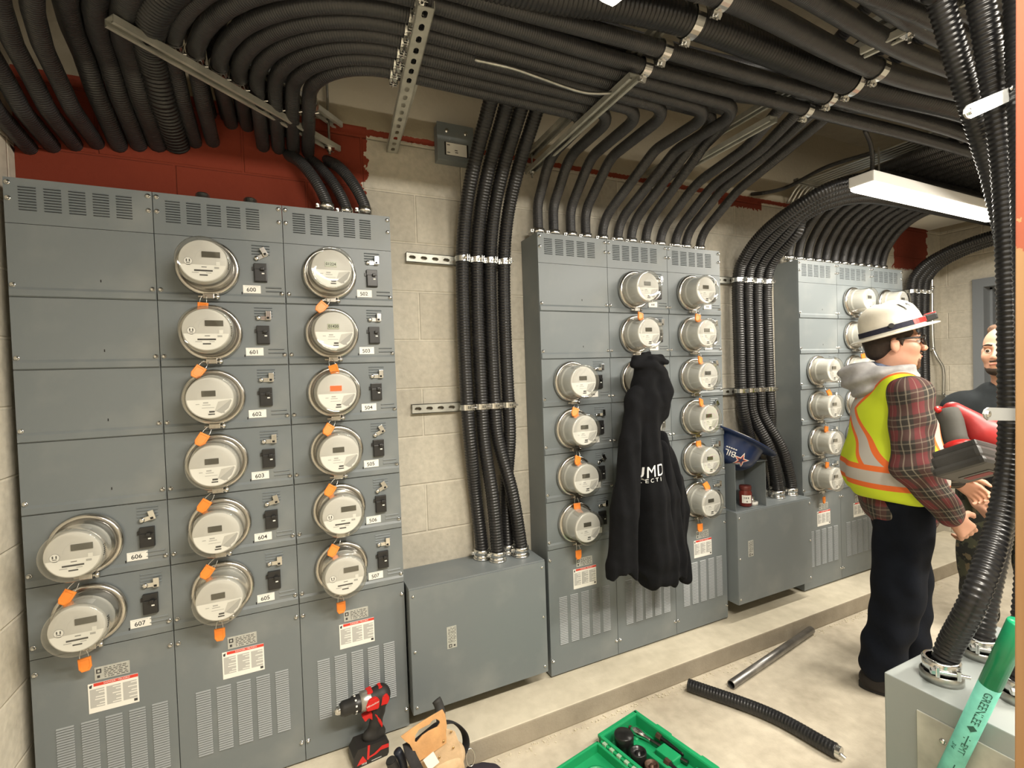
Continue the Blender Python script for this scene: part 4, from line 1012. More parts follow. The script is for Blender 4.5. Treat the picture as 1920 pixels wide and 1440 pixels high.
# ================================================================== LOOSE PIPES ON THE FLOOR
a = at_z(1291, 1284, 0.028); b = at_z(1568, 1408, 0.028); mid = at_z(1440, 1338, 0.028)
o = conduit(smooth_curve([a, mid, b], 0.01), 0.0265, 'offcut of black ribbed conduit lying on the concrete floor', None, ribs=0.0125, amp=0.022, seg=20, name='conduit_offcut', cat='pipe offcut')
u = (b-mid).normalized()
m = MB(); m.cyl(b-u*0.002, b+u*0.016, 0.023, seg=20); m.cyl(b+u*0.005, b+u*0.03+Vector((0, 0, -0.01)), 0.007, seg=8); m.build('bare_metal_end', M_CHROME, o)
a = at_z(1371, 1284, 0.021); b = at_z(1521, 1181, 0.021)
m = MB(); q = (b-a); T = Matrix.Translation(a) @ q.to_track_quat('Z', 'Y').to_matrix().to_4x4()
m.lathe([(0.0165, 0), (0.0195, 0), (0.0195, q.length), (0.0165, q.length), (0.0165, 0)], 24, 0, T); o = m.build('steel_pipe', mat('dull_steel_pipe', (0.33, 0.32, 0.31), 0.38, 0.9, 0.2, 20)); tag(o, 'bare grey steel pipe lying on the floor near the boots', 'pipe offcut')

# crumbs of cement along the foot of the pad
rr = random.Random(3); m = MB()
for k in range(420):
    x = rr.uniform(0.9, 4.6); y = -0.195-abs(rr.gauss(0, 0.018))-0.006; q = rr.uniform(0.002, 0.0055)
    pts = [(x+q*rr.uniform(0.6, 1.2)*math.cos(a), y+q*rr.uniform(0.6, 1.2)*math.sin(a)) for a in np.linspace(0, 2*PI, 6)[:-1]]
    m.prism(pts, q*rr.uniform(0.5, 1.0), 0)
o = m.build('cement_crumbs', M_PAD); tag(o, 'pale cement crumbs scattered along the foot of the concrete pad', 'debris'); o['kind'] = 'stuff'

# ================================================================== ORGANIC SHAPES (distance field -> surface net)
class SDF:
    def __init__(s, k=0.03): s.ops = []; s.k = k
    def cap(s, a, b, ra, rb, k=None): s.ops.append(('c', np.array(a, float), np.array(b, float), ra, rb, k)); return s
    def ell(s, c, r, rot=None, k=None, sub=False):
        R = np.array(Matrix(rot)) if rot is not None else np.eye(3)
        s.ops.append(('s' if sub else 'e', np.array(c, float), np.array(r, float), R, None, k)); return s
    def chain(s, pts, rad, k=None):
        for i in range(len(pts)-1): s.cap(pts[i], pts[i+1], rad[i], rad[i+1], k)
        return s
    def mesh(s, h, pad=0.03, disp=None):
        lo = np.full(3, 1e9); hi = np.full(3, -1e9)
        for o in s.ops:
            if o[0] == 'c': l, u = np.minimum(o[1]-o[3], o[2]-o[4]), np.maximum(o[1]+o[3], o[2]+o[4])
            elif o[0] == 'e': m_ = o[2].max(); l, u = o[1]-m_, o[1]+m_
            else: continue
            lo = np.minimum(lo, l); hi = np.maximum(hi, u)
        lo -= pad; hi += pad; n = np.ceil((hi-lo)/h).astype(int)+1
        D = np.full(n, 0.2, np.float32)
        ax = [lo[i]+h*np.arange(n[i]) for i in range(3)]
        for o in s.ops:
            k = o[5] if o[5] is not None else s.k; mg = max(2.5*k, 3*h)
            if o[0] == 'c': l, u = np.minimum(o[1]-o[3], o[2]-o[4])-mg, np.maximum(o[1]+o[3], o[2]+o[4])+mg
            else: m_ = o[2].max(); l, u = o[1]-m_-mg, o[1]+m_+mg
            i0 = np.maximum(0, np.floor((l-lo)/h).astype(int)); i1 = np.minimum(n, np.ceil((u-lo)/h).astype(int)+1)
            if (i1 <= i0).any(): continue
            sl = tuple(slice(i0[q], i1[q]) for q in range(3))
            X, Y, Z = np.meshgrid(ax[0][sl[0]], ax[1][sl[1]], ax[2][sl[2]], indexing='ij')
            if o[0] == 'c':
                a, b, ra, rb = o[1:5]; ba = b-a; t = ((X-a[0])*ba[0]+(Y-a[1])*ba[1]+(Z-a[2])*ba[2])/max(ba@ba, 1e-12); t = np.clip(t, 0, 1)
                d = np.sqrt((X-a[0]-t*ba[0])**2+(Y-a[1]-t*ba[1])**2+(Z-a[2]-t*ba[2])**2)-(ra+(rb-ra)*t)
            else:
                c, r, R = o[1:4]; P = np.stack([X-c[0], Y-c[1], Z-c[2]], -1) @ R      # into the ellipsoid's own axes
                q = P/r; k0 = np.sqrt((q**2).sum(-1)); k1 = np.sqrt(((P/(r*r))**2).sum(-1))+1e-9; d = k0*(k0-1)/k1
            cur = D[sl]
            if o[0] == 's':
                hh = np.maximum(k-np.abs(cur+d), 0)/k; D[sl] = np.maximum(cur, -d)+hh*hh*k*0.25
            else:
                hh = np.maximum(k-np.abs(cur-d), 0)/k; D[sl] = np.minimum(cur, d)-hh*hh*k*0.25
        if disp is not None:
            X, Y, Z = np.meshgrid(*ax, indexing='ij'); near = np.abs(D) < 0.05
            D[near] += disp(X[near], Y[near], Z[near])
        return nets(D, lo, h)
def nets(D, lo, h):
    S = D < 0; n = np.array(D.shape)-1
    c = np.zeros(tuple(n), np.int8)
    cor = [(i, j, k) for i in (0, 1) for j in (0, 1) for k in (0, 1)]
    def sh(A, q): return A[q[0]:q[0]+n[0], q[1]:q[1]+n[1], q[2]:q[2]+n[2]]
    for q in cor: c += sh(S, q)
    act = (c > 0) & (c < 8); idx = np.full(tuple(n), -1, np.int64); I = np.argwhere(act); idx[act] = np.arange(len(I))
    acc = np.zeros((len(I), 3)); cnt = np.zeros(len(I))
    for q in cor:
        for a in range(3):
            if q[a]: continue
            p = list(q); p[a] = 1
            v0 = D[I[:, 0]+q[0], I[:, 1]+q[1], I[:, 2]+q[2]]; v1 = D[I[:, 0]+p[0], I[:, 1]+p[1], I[:, 2]+p[2]]
            m = (v0 < 0) != (v1 < 0); t = np.where(m, v0/(v0-v1+1e-20), 0)
            pt = np.array(q, float)[None, :].repeat(len(I), 0); pt[:, a] = t
            acc[m] += pt[m]; cnt[m] += 1
    V = lo+h*(I+acc/np.maximum(cnt, 1)[:, None]); F = []
    for a in range(3):
        b, d = (a+1) % 3, (a+2) % 3
        e0 = [slice(None)]*3; e1 = [slice(None)]*3; e0[a] = slice(0, -1); e1[a] = slice(1, None)
        s0, s1 = S[tuple(e0)], S[tuple(e1)]; E = np.argwhere(s0 != s1)
        ok = (E[:, b] > 0) & (E[:, d] > 0) & (E[:, b] < n[b]) & (E[:, d] < n[d]) & (E[:, a] < n[a]); E = E[ok]
        def cell(db, dd):
            q = E.copy(); q[:, b] -= db; q[:, d] -= dd; return idx[q[:, 0], q[:, 1], q[:, 2]]
        Q = np.stack([cell(1, 1), cell(0, 1), cell(0, 0), cell(1, 0)], 1)
        fl = ~s0[E[:, 0], E[:, 1], E[:, 2]]; Q[fl] = Q[fl][:, ::-1]; F.append(Q)
    return V, np.concatenate(F)
def relax(V, F, it=2, lam=0.5):
    V = V.copy()
    for _ in range(it):
        s = np.zeros_like(V); c = np.zeros(len(V))
        for a, b in ((0, 1), (1, 2), (2, 3), (3, 0)):
            np.add.at(s, F[:, a], V[F[:, b]]); np.add.at(s, F[:, b], V[F[:, a]]); np.add.at(c, F[:, a], 1); np.add.at(c, F[:, b], 1)
        V += lam*(s/np.maximum(c, 1)[:, None]-V)
    return V
def sdf_obj(name, sdf, h, mats, parent=None, pick=None, it=2, disp=None):
    V, F = sdf.mesh(h, disp=disp); V = relax(V, F, it)
    mb = MB(); mb.v = [V]; mb.n = len(V); mb.f = F.tolist(); mb.sm = [True]*len(F)
    mb.mi = [0]*len(F) if pick is None else [int(q) for q in pick(V[F].mean(1))]
    return mb.build(name, mats, parent)
def bvh(o, world=False):
    return BVHTree.FromPolygons([(o.matrix_world @ q.co if world else q.co) for q in o.data.vertices], [tuple(p.vertices) for p in o.data.polygons])

# ================================================================== HOODIE HANGING ON A METER
M_HOOD = mat('black_fleece', (0.0045, 0.0048, 0.0060), 0.95, 0, 0.2, 30, 0.0015, 220, spec=0.2)
def JP(u, v, y): return at_y(u, v, y)
hx, hy = 2.19, -0.20
t = thing('hoodie', 'black hoodie with white letters hanging by its hood on a meter', 'hoodie', (hx, hy, 1.0))
o0 = Vector((hx, hy, 1.0))
def P_(u, v, y): return (at_y(u, v, y)-o0)[:]
s = SDF(0.016)
# back panel: narrow under the hood, fanning out to the hem
s.chain([P_(1212, 690, -0.19), P_(1208, 760, -0.195), P_(1204, 850, -0.19), P_(1200, 930, -0.18)], [0.055, 0.072, 0.070, 0.06], k=0.03)
s.chain([P_(1216, 815, -0.225), P_(1224, 930, -0.225), P_(1232, 1040, -0.225), P_(1234, 1090, -0.215)], [0.040, 0.066, 0.085, 0.082], k=0.03)
s.chain([P_(1240, 840, -0.18), P_(1252, 930, -0.185), P_(1260, 1040, -0.19), P_(1261, 1090, -0.185)], [0.034, 0.050, 0.058, 0.056], k=0.025)
s.chain([P_(1206, 840, -0.18), P_(1208, 960, -0.18), P_(1212, 1085, -0.18)], [0.05, 0.062, 0.055], k=0.03)
s.ell(P_(1235, 1165, -0.2), (0.40, 0.40, 0.225), k=0.012, sub=True)
s.chain([P_(1216, 1075, -0.225), P_(1236, 1078, -0.235), P_(1262, 1076, -0.20)], [0.060, 0.070, 0.050], k=0.012)
s.ell(P_(1235, 1165, -0.2), (0.40, 0.40, 0.200), k=0.008, sub=True)
# left sleeve hanging in front with an open cuff
s.chain([P_(1190, 740, -0.215), P_(1182, 830, -0.235), P_(1171, 960, -0.240), P_(1166, 1060, -0.235), P_(1166, 1085, -0.235)], [0.038, 0.046, 0.058, 0.060, 0.060], k=0.010)
s.ell(P_(1166, 1108, -0.24), (0.13, 0.13, 0.075), k=0.008, sub=True); s.ell(P_(1168, 1085, -0.245), (0.044, 0.044, 0.05), k=0.008, sub=True)
# right sleeve, behind
s.chain([P_(1240, 820, -0.13), P_(1262, 900, -0.13), P_(1271, 955, -0.13), P_(1271, 1010, -0.14), P_(1282, 1082, -0.145)], [0.03, 0.048, 0.054, 0.040, 0.030], k=0.010)
# hood: hangs over the right shoulder, rolled rim and a knot of cloth on top
s.chain([P_(1232, 700, -0.205), P_(1238, 738, -0.215), P_(1233, 775, -0.205), P_(1222, 815, -0.19)], [0.045, 0.056, 0.044, 0.020], k=0.010)
s.cap(P_(1188, 683, -0.20), P_(1226, 686, -0.235), 0.019, 0.021, 0.008); s.cap(P_(1226, 686, -0.235), P_(1246, 700, -0.225), 0.021, 0.016, 0.008)
s.cap(P_(1192, 674, -0.195), P_(1238, 671, -0.205), 0.020, 0.018, 0.008); s.cap(P_(1222, 672, -0.225), P_(1250, 679, -0.215), 0.016, 0.013, 0.006); s.cap(P_(1206, 664, -0.19), P_(1218, 661, -0.19), 0.010, 0.007, 0.008)
s.cap(P_(1230, 690, -0.245), P_(1248, 706, -0.235), 0.011, 0.009, 0.006)
def folds(X, Y, Z):
    g = np.clip((0.10-Z)/0.5, 0, 1); u_ = X-0.10*Z
    return 0.008*g*np.sin(u_*58+0.9*np.sin(Z*5))+0.0035*np.sin(u_*120+Z*14)*np.clip((0.45-Z)/0.3, 0.2, 1)+0.004*np.sin(Z*48+X*45)*np.exp(-((Z-0.36)/0.10)**2)
hoodie = sdf_obj('garment', s, 0.006, M_HOOD, t, it=1, disp=folds)
tree = bvh(hoodie)
m = MB()
for txt, (u, v), size, wsc in (('UMD', (1231, 888), 0.072, 0.98), ('L E C T I', (1231, 904), 0.024, 1.15)):
    c = at_y(u, v, -0.4)-o0; c2 = at_y(u, v, -0.30)-o0
    V, F = glyphs(txt, size, 0)
    # split long edges so that the lettering follows the cloth
    bm = bmesh.new(); vs = [bm.verts.new(q) for q in V]
    for f in F:
        try: bm.faces.new([vs[i] for i in f])
        except ValueError: pass
    bmesh.ops.triangulate(bm, faces=bm.faces[:])
    for _ in range(2): bmesh.ops.subdivide_edges(bm, edges=[e for e in bm.edges if e.calc_length() > 0.012], cuts=1, use_grid_fill=False)
    bmesh.ops.triangulate(bm, faces=bm.faces[:])
    out = []
    bm.verts.index_update()
    for q in bm.verts:
        x = c2.x+q.co.x*wsc*0.74; z = c2.z+q.co.y+0.012*(q.co.x/0.08)
        hit = tree.ray_cast(Vector((x, -0.5, z)), Vector((0, 1, 0)))
        y = hit[0].y-0.0022 if hit[0] else -0.10
        out.append((x, y, z))
    m.add(out, [[q.index for q in f.verts] for f in bm.faces]); bm.free()
m.build('white_lettering', mat('white_ink', (0.80, 0.80, 0.80), 0.6), t)

# ================================================================== CORDLESS DRILL
t = thing('cordless_drill', 'red and black cordless drill standing on its battery before the cabinet', 'drill', (0.945, -0.075, 0.09), rot=(0, 0, 0.12))
m = MB(); m.prism([(-0.058, 0.0), (0.058, 0.0), (0.064, 0.010), (0.066, 0.050), (0.058, 0.062), (-0.045, 0.066), (-0.062, 0.040), (-0.064, 0.012)], 0.075, 0, Matrix(((1, 0, 0, 0), (0, 0, -1, 0.0375), (0, 1, 0, 0.0), (0, 0, 0, 1))))
m.build('battery', mat('battery_black', (0.022, 0.020, 0.019), 0.5), t)
m = MB()
m.add([(-0.052, -0.0382, 0.010), (-0.016, -0.0382, 0.012), (-0.010, -0.0382, 0.022), (0.020, -0.0382, 0.026), (0.036, -0.0382, 0.042), (0.062, -0.0382, 0.044), (0.062, -0.0382, 0.034), (0.044, -0.0382, 0.028), (0.02, -0.0382, 0.019), (-0.002, -0.0382, 0.016), (-0.004, -0.0382, 0.020), (-0.024, -0.0382, 0.014)][:2]+[(-0.030, -0.0382, 0.038), (-0.040, -0.0382, 0.028)], [(0, 1, 2, 3)], 0)
m.add([(-0.012, -0.0383, 0.020), (0.018, -0.0383, 0.024), (0.034, -0.0383, 0.032), (0.064, -0.0383, 0.030), (0.064, -0.0383, 0.044), (0.040, -0.0383, 0.046), (0.010, -0.0383, 0.030), (-0.010, -0.0383, 0.026)], [(0, 1, 2, 3, 4, 5, 6, 7)], 0)
m.box((-0.018, -0.0386, 0.016), (-0.010, -0.0375, 0.066), 0, Matrix.Rotation(0.10, 4, 'Y'))
m.text('M18', 0.010, 1, wallT(-0.026, -0.0388, 0.008)); m.box((0.0, -0.0388, 0.006), (0.036, -0.0376, 0.0085), 2)
m.build('battery_trim', [M_RED, M_WHITE, M_INKL], t)
s = SDF(0.02)
s.chain([(0.022, 0, 0.066), (0.030, 0, 0.11), (0.040, 0, 0.155), (0.040, 0, 0.19)], [0.021, 0.0195, 0.022, 0.026])
s.cap((0.0, 0, 0.074), (0.045, 0, 0.072), 0.020, 0.020)
s.cap((0.002, 0, 0.208), (0.052, 0, 0.210), 0.032, 0.034); s.ell((0.056, 0, 0.207), (0.024, 0.031, 0.033))
sdf_obj('grip_and_motor_housing', s, 0.004, mat('soft_black_grip', (0.020, 0.019, 0.018), 0.6), t)
m = MB()
T = Matrix.Translation((0, 0, 0.209)) @ Matrix.Rotation(-PI/2, 4, 'Y')
m.lathe([(0.033, -0.012), (0.0345, -0.006), (0.0345, 0.016), (0.031, 0.022), (0.029, 0.024)], 26, 0, T)
m.build('gear_ring', mat('die_cast_grey', (0.42, 0.41, 0.38), 0.35, 0.8), t)
m = MB()
m.lathe([(0.029, 0.024), (0.030, 0.028), (0.030, 0.050), (0.026, 0.054), (0.0265, 0.082), (0.020, 0.094), (0.012, 0.096)], 26, 0, T)
for k in range(10):
    a = 2*PI*k/10; m.box((-0.003, -0.003, 0.0), (0.003, 0.003, 0.001), 1, T @ Matrix.Rotation(a, 4, 'Z') @ Matrix.Translation((0.030, 0, 0.042)) @ Matrix.Rotation(PI/2, 4, 'Y'))
m.build('clutch_and_chuck_sleeve', [M_BLACKP, M_WHITE], t)
m = MB(); m.lathe([(0.015, 0.094), (0.014, 0.104), (0.010, 0.112), (0.005, 0.113), (0.005, 0.098)], 20, 0, T); m.build('chuck_jaws', M_CHROME, t)
def blob(name, poly, y0, y1, mats, parent, bev=0.003):
    bm = bmesh.new(); vs = [bm.verts.new((x, y0, z)) for x, z in poly]; f = bm.faces.new(vs)
    r = bmesh.ops.extrude_face_region(bm, geom=[f]); bmesh.ops.translate(bm, verts=[e for e in r['geom'] if isinstance(e, bmesh.types.BMVert)], vec=(0, y1-y0, 0))
    bmesh.ops.recalc_face_normals(bm, faces=bm.faces[:]); bmesh.ops.bevel(bm, geom=bm.edges[:], offset=bev, segments=2, affect='EDGES')
    mm = MB(); mm.bm(bm); return mm.build(name, mats, parent)
blob('red_side_panel', [(-0.008, 0.188), (0.034, 0.184), (0.040, 0.212), (0.030, 0.228), (0.000, 0.228), (-0.012, 0.206)], -0.0385, 0.0385, M_RED, t)
blob('red_rear_panel', [(0.040, 0.190), (0.068, 0.188), (0.076, 0.208), (0.066, 0.228), (0.046, 0.222)], -0.0375, 0.0375, M_RED, t)
blob('red_top_panel', [(0.000, 0.234), (0.020, 0.236), (0.020, 0.246), (0.000, 0.243)], -0.018, 0.018, M_RED, t, 0.002)
blob('red_top_switch', [(0.042, 0.236), (0.056, 0.237), (0.056, 0.2475), (0.042, 0.246)], -0.016, 0.016, M_RED, t, 0.002)
blob('trigger', [(-0.020, 0.158), (0.014, 0.168), (0.024, 0.140), (0.016, 0.132), (0.004, 0.146), (-0.010, 0.136)], -0.012, 0.012, M_RED, t, 0.002)
blob('grip_inlay', [(0.022, 0.160), (0.034, 0.156), (0.050, 0.112), (0.046, 0.100), (0.034, 0.128)], -0.0250, 0.0250, M_RED, t, 0.002)
m = MB(); m.text('Milwaukee', 0.0105, 0, wallT(0.013, -0.0390, 0.209) @ Matrix.Rotation(0.16, 4, 'Z')); m.build('white_script', M_WHITE, t)

# ================================================================== LEATHER TOOL POUCH WITH ITS BELT
M_LEATH = mat('tan_leather', (0.55, 0.30, 0.125), 0.55, 0, 0.16, 18, 0.0008, 150)
M_LEATH2 = mat('pale_suede', (0.58, 0.41, 0.25), 0.8, 0, 0.14, 22, 0.0008, 180)
M_WEB = mat('black_webbing', (0.014, 0.013, 0.014), 0.8, 0, 0.2, 60, 0.0006, 300)
py = -0.285
t = thing('tool_pouch', 'tan leather tool pouch with a long carry slot standing on the floor', 'tool pouch', (1.17, py, 0.0))
q0 = Vector((1.17, py, 0.0))
def PP(u, v, dy=0.0): return at_y(u, v, py+dy)-q0
outl = [(751, 1381), (770, 1367), (792, 1352), (812, 1340), (829.5, 1330), (834.6, 1339), (837.5, 1358), (836.8, 1393), (801, 1418), (780.6, 1430), (772, 1403), (767.5, 1395), (758.8, 1389)]
hole = [(777.7, 1390), (778.4, 1378.5), (785, 1368), (797, 1361.5), (805.4, 1357.5), (809.8, 1351), (817, 1347.5), (823.6, 1351), (824.4, 1355), (820, 1362.5), (804, 1370), (791, 1379), (780.6, 1391.5)]
def sheet(outer, inner, dy, th, name, ms, parent, bend=0.0):
    """leather sheet with a slot: outline and slot bridged, thickness th"""
    bm = bmesh.new()
    O = [bm.verts.new(PP(u, v, dy+bend*(v-1390)/100)) for u, v in outer]; edges = [bm.edges.new((O[i], O[(i+1) % len(O)])) for i in range(len(O))]
    if inner:
        I = [bm.verts.new(PP(u, v, dy+bend*(v-1390)/100)) for u, v in inner]; edges += [bm.edges.new((I[i], I[(i+1) % len(I)])) for i in range(len(I))]
    bmesh.ops.triangle_fill(bm, edges=edges, use_beauty=True)
    if inner:
        cen = [Vector((sum(u for u, v in inner)/len(inner), sum(v for u, v in inner)/len(inner), 0))]
    mm = MB(); mm.bm(bm); o = mm.build(name, ms, parent)
    md = o.modifiers.new('th', 'SOLIDIFY'); md.thickness = th; md.offset = 0
    bv = o.modifiers.new('bv', 'BEVEL'); bv.width = 0.0012; bv.segments = 2; bv.limit_method = 'ANGLE'
    return o
sheet(outl, hole, -0.05, 0.005, 'carry_flap', M_LEATH, t, bend=-0.02)
s = SDF(0.02)
s.cap(PP(790, 1440, -0.012), PP(850, 1415, -0.012), 0.042, 0.042); s.cap(PP(795, 1500, -0.012), PP(862, 1490, -0.012), 0.046, 0.046); s.cap(PP(800, 1555, -0.01), PP(872, 1550, -0.01), 0.044, 0.044); s.cap(PP(835, 1430, -0.01), PP(852, 1520, -0.01), 0.044, 0.044)
sdf_obj('pouch_body', s, 0.005, M_LEATH2, t)
sheet([(836, 1366), (853, 1371), (862, 1396), (870, 1432), (878, 1480), (882, 1570), (800, 1570), (778, 1436), (801, 1416), (835, 1391)], None, -0.047, 0.007, 'suede_front_panel', M_LEATH2, t)
m = MB()
a = PP(794, 1424, -0.075); 
m.box((a.x-0.002, a.y, a.z-0.048), (a.x+0.036, a.y+0.002, a.z-0.002), 0, Matrix.Translation(a) @ Matrix.Rotation(-0.42, 4, 'Y') @ Matrix.Translation(-a)); m.build('paper_tag', M_WHITE, t)
for k, (u, v) in enumerate(((832, 1390), (788, 1424), (846, 1372), (850, 1402), (824, 1420))):
    mm = MB(); mm.lathe([(0.004, 0), (0.003, 0.002), (0.0001, 0.0025)], 12, 0, Matrix.Translation(PP(u, v, -0.055 if k < 2 else -0.056)) @ Matrix.Rotation(PI/2, 4, 'X')); mm.build('rivet', mat('brass_rivet', (0.42, 0.26, 0.10), 0.35, 0.9), t)
b = smooth_curve([PP(778, 1392, 0.015), PP(800, 1374, 0.0), PP(822, 1358, 0.0), PP(848, 1354, 0.02), PP(868, 1370, 0.035), PP(874, 1392, 0.03), PP(868, 1412, 0.01), PP(852, 1435, -0.02), PP(842, 1475, -0.03)], 0.008)
m = MB(); m.tube(b, 0.019, 14, 0, flat=(1.0, 0.22)); m.build('webbing_belt', M_WEB, t)
b = smooth_curve([PP(764, 1392, -0.03), PP(770, 1415, -0.06), PP(780, 1436, -0.08), PP(800, 1475, -0.085)], 0.008)
m = MB(); m.tube(b, 0.017, 14, 0, flat=(1.0, 0.2)); m.build('side_strap', M_WEB, t)
c = PP(882, 1420, 0.02); m = MB(); m.tube([c+Vector((0.016*math.cos(a), 0.006*math.sin(a), 0.028*math.sin(a))) for a in np.linspace(0, 2*PI, 30)], 0.0022, 8, caps=False); m.build('steel_ring', M_CHROME, t)
# tools beside and behind the pouch
t = thing('torch', 'black cylinder torch leaning against the left side of the leather pouch', 'torch', at_y(733, 1426, -0.32))
d = (at_y(752, 1475, -0.32)-at_y(733, 1422, -0.32)).normalized()
m = MB(); m.cyl(d*0.0, d*0.05, 0.017, 0.017, 20); m.cyl(d*0.05, d*0.16, 0.014, 0.013, 20); m.build('barrel', M_BLACKP, t); m = MB(); m.cyl(-d*0.004, d*0.002, 0.0145, seg=20); m.build('lens_rim', M_BLACKR, t)
o = MB().tube(smooth_curve([at_y(745, 1408, -0.30), at_y(752, 1420, -0.30), at_y(757, 1446, -0.30), at_y(760, 1500, -0.30)], 0.008), 0.014, 14).build('tool_grip', mat('dark_blue_grip', (0.015, 0.02, 0.035), 0.5)); tag(o, 'dark blue rubber tool grip sticking up left of the leather pouch', 'tool')
o = MB().tube(smooth_curve([at_y(818, 1312, -0.14), at_y(822, 1320, -0.15), at_y(826, 1336, -0.18), at_y(828, 1372, -0.22), at_y(830, 1430, -0.24)], 0.008), 0.0175, 16).build('hammer_grip', mat('charcoal_rubber', (0.035, 0.034, 0.032), 0.7)); tag(o, 'charcoal rubber handle end poking up behind the leather pouch', 'tool')
o = sdf_obj('work_glove', SDF(0.02).cap(at_z(885, 1452, 0.03)[:], at_z(925, 1447, 0.02)[:], 0.030, 0.024).cap(at_z(905, 1443, 0.03)[:], at_z(940, 1452, 0.02)[:], 0.018, 0.015), 0.006, mat('dark_purple_knit', (0.022, 0.016, 0.024), 0.9)); tag(o, 'dark knit glove on the floor at the bottom edge, right of the pouch', 'glove')
o = sdf_obj('work_glove', SDF(0.02).cap(at_z(700, 1470, 0.05)[:], at_z(730, 1455, 0.05)[:], 0.026, 0.022).cap(at_z(715, 1455, 0.05)[:], at_z(740, 1475, 0.04)[:], 0.018, 0.015), 0.006, MATS['dark_purple_knit']); tag(o, 'dark knit glove at the bottom edge, left of the pouch', 'glove')

# ================================================================== GREEN KNOCKOUT-PUNCH CASE
c0 = at_z(1192, 1335, 0.055); cR = at_z(1342, 1441, 0.055); cL = at_z(1132, 1388, 0.055)
ux = (cR-c0); LX = 0.62; ux = Vector((ux.x, ux.y, 0)).normalized(); uy = Vector((-ux.y, ux.x, 0)); 
if uy.dot(cL-c0) < 0: uy = -uy
WYc = abs((cL-c0).dot(uy)); WYc = max(0.20, WYc)
t = thing('tool_case', 'open green plastic case of punch dies on the concrete floor', 'tool case', (c0.x, c0.y, 0.0))
T = Matrix(((ux.x, uy.x, 0, 0), (ux.y, uy.y, 0, 0), (0, 0, 1, 0), (0, 0, 0, 1)))
def tray(m, x0, x1, y0, y1, z0, z1, wl, T, mi=0):
    m.box((x0, y0, z0), (x1, y1, z0+0.010), mi, T)
    for a, b in (((x0, y0), (x1, y0+wl)), ((x0, y1-wl), (x1, y1)), ((x0, y0), (x0+wl, y1)), ((x1-wl, y0), (x1, y1))):
        m.box((a[0], a[1], z0), (b[0], b[1], z1), mi, T, bev=0.004)
m = MB(); tray(m, 0, LX, 0, WYc, 0.002, 0.058, 0.014, T)
m.box((-0.006, -0.006, 0.046), (LX+0.006, 0.012, 0.060), 0, T, bev=0.003); m.box((-0.006, 0, 0.046), (0.012, WYc, 0.060), 0, T, bev=0.003)
for x in (0.10, 0.30, 0.50): m.box((x, -0.012, 0.030), (x+0.07, 0.0, 0.060), 0, T, bev=0.003)
m.box((0.10, WYc*0.46, 0.006), (0.32, WYc*0.56, 0.040), 0, T, bev=0.005); m.box((0.16, WYc*0.12, 0.006), (0.24, WYc*0.36, 0.038), 0, T, bev=0.005); m.box((0.30, WYc*0.10, 0.006), (0.42, WYc*0.30, 0.034), 0, T, bev=0.005)
m.lathe([(0.012, 0.010), (0.010, 0.016), (0.0001, 0.017)], 14, 0, T @ Matrix.Translation((0.06, WYc*0.32, 0.002)))
m.build('base_tray', M_GREEN, t)
m = MB(); y1 = WYc+0.012; WL = WYc*1.05
tray(m, 0.004, LX, y1, y1+WL, 0.002, 0.046, 0.012, T)
for cx, cy, rr_ in ((0.11, 0.45, 0.055), (0.26, 0.45, 0.042), (0.38, 0.5, 0.035)):
    m.lathe([(rr_, 0.012), (rr_-0.003, 0.026), (rr_-0.010, 0.027), (rr_-0.012, 0.014), (rr_*0.25, 0.014), (rr_*0.2, 0.020), (0.0001, 0.021)], 28, 0, T @ Matrix.Translation((cx, y1+WL*cy, 0)))
m.box((0.05, y1+WL*0.78, 0.010), (0.5, y1+WL*0.84, 0.030), 0, T, bev=0.004); m.build('lid', M_GREEN, t)
m = MB(); m.cyl(T @ Vector((0.02, WYc+0.005, 0.046)), T @ Vector((LX-0.02, WYc+0.005, 0.046)), 0.006, seg=10)
for k in range(16): m.box((0.03+k*0.036, WYc-0.002, 0.040), (0.048+k*0.036, WYc+0.013, 0.053), 1, T, bev=0.002)
m.build('hinge', [M_GREEN, mat('pale_green_hinge', (0.30, 0.42, 0.30), 0.5)], t)
M_DIE = mat('blackened_steel', (0.018, 0.018, 0.018), 0.28, 0.35)
M_RUST = mat('rusty_dark_steel', (0.11, 0.065, 0.045), 0.5, 0.6, 0.3, 40)
def inT(x, y, z): return Vector((c0.x, c0.y, 0))+(T @ Vector((x, y, z)))
labs = ['large closed black punch die in the green case, nearest its corner', 'open black punch die in the green case, second from the corner', 'small open punch die in the green case, third from the corner', 'smallest punch die in the green case, at the bottom edge']
for k, (px_, pz, rr_, hh) in enumerate(((1170, 1386, 0.034, 0.070), (1197, 1413, 0.030, 0.058), (1222, 1432, 0.026, 0.046), (1247, 1455, 0.024, 0.040))):
    b = at_z(px_, pz, 0.06); b.z = 0.0125
    m = MB()
    if k == 0: m.lathe([(rr_*0.9, 0), (rr_, 0.004), (rr_, hh*0.45), (rr_*1.08, hh*0.5), (rr_*1.08, hh-0.003), (rr_*1.02, hh), (0.0001, hh+0.001)], 30); mt = M_DIE
    else:
        m.lathe([(rr_*0.9, 0), (rr_, 0.003), (rr_, hh-0.003), (rr_*0.96, hh), (rr_*0.80, hh), (rr_*0.78, hh-0.012), (rr_*0.3, hh-0.014), (rr_*0.28, hh-0.002), (0.0001, hh-0.002)], 30); mt = M_DIE if k == 1 else M_RUST
        m.box((rr_*0.28, -0.004, hh-0.016), (rr_*0.8, 0.004, hh-0.004), 0)
    o = m.build('punch_die', mt); o.location = b; tag(o, labs[k], 'punch die', 'dies in the green case')
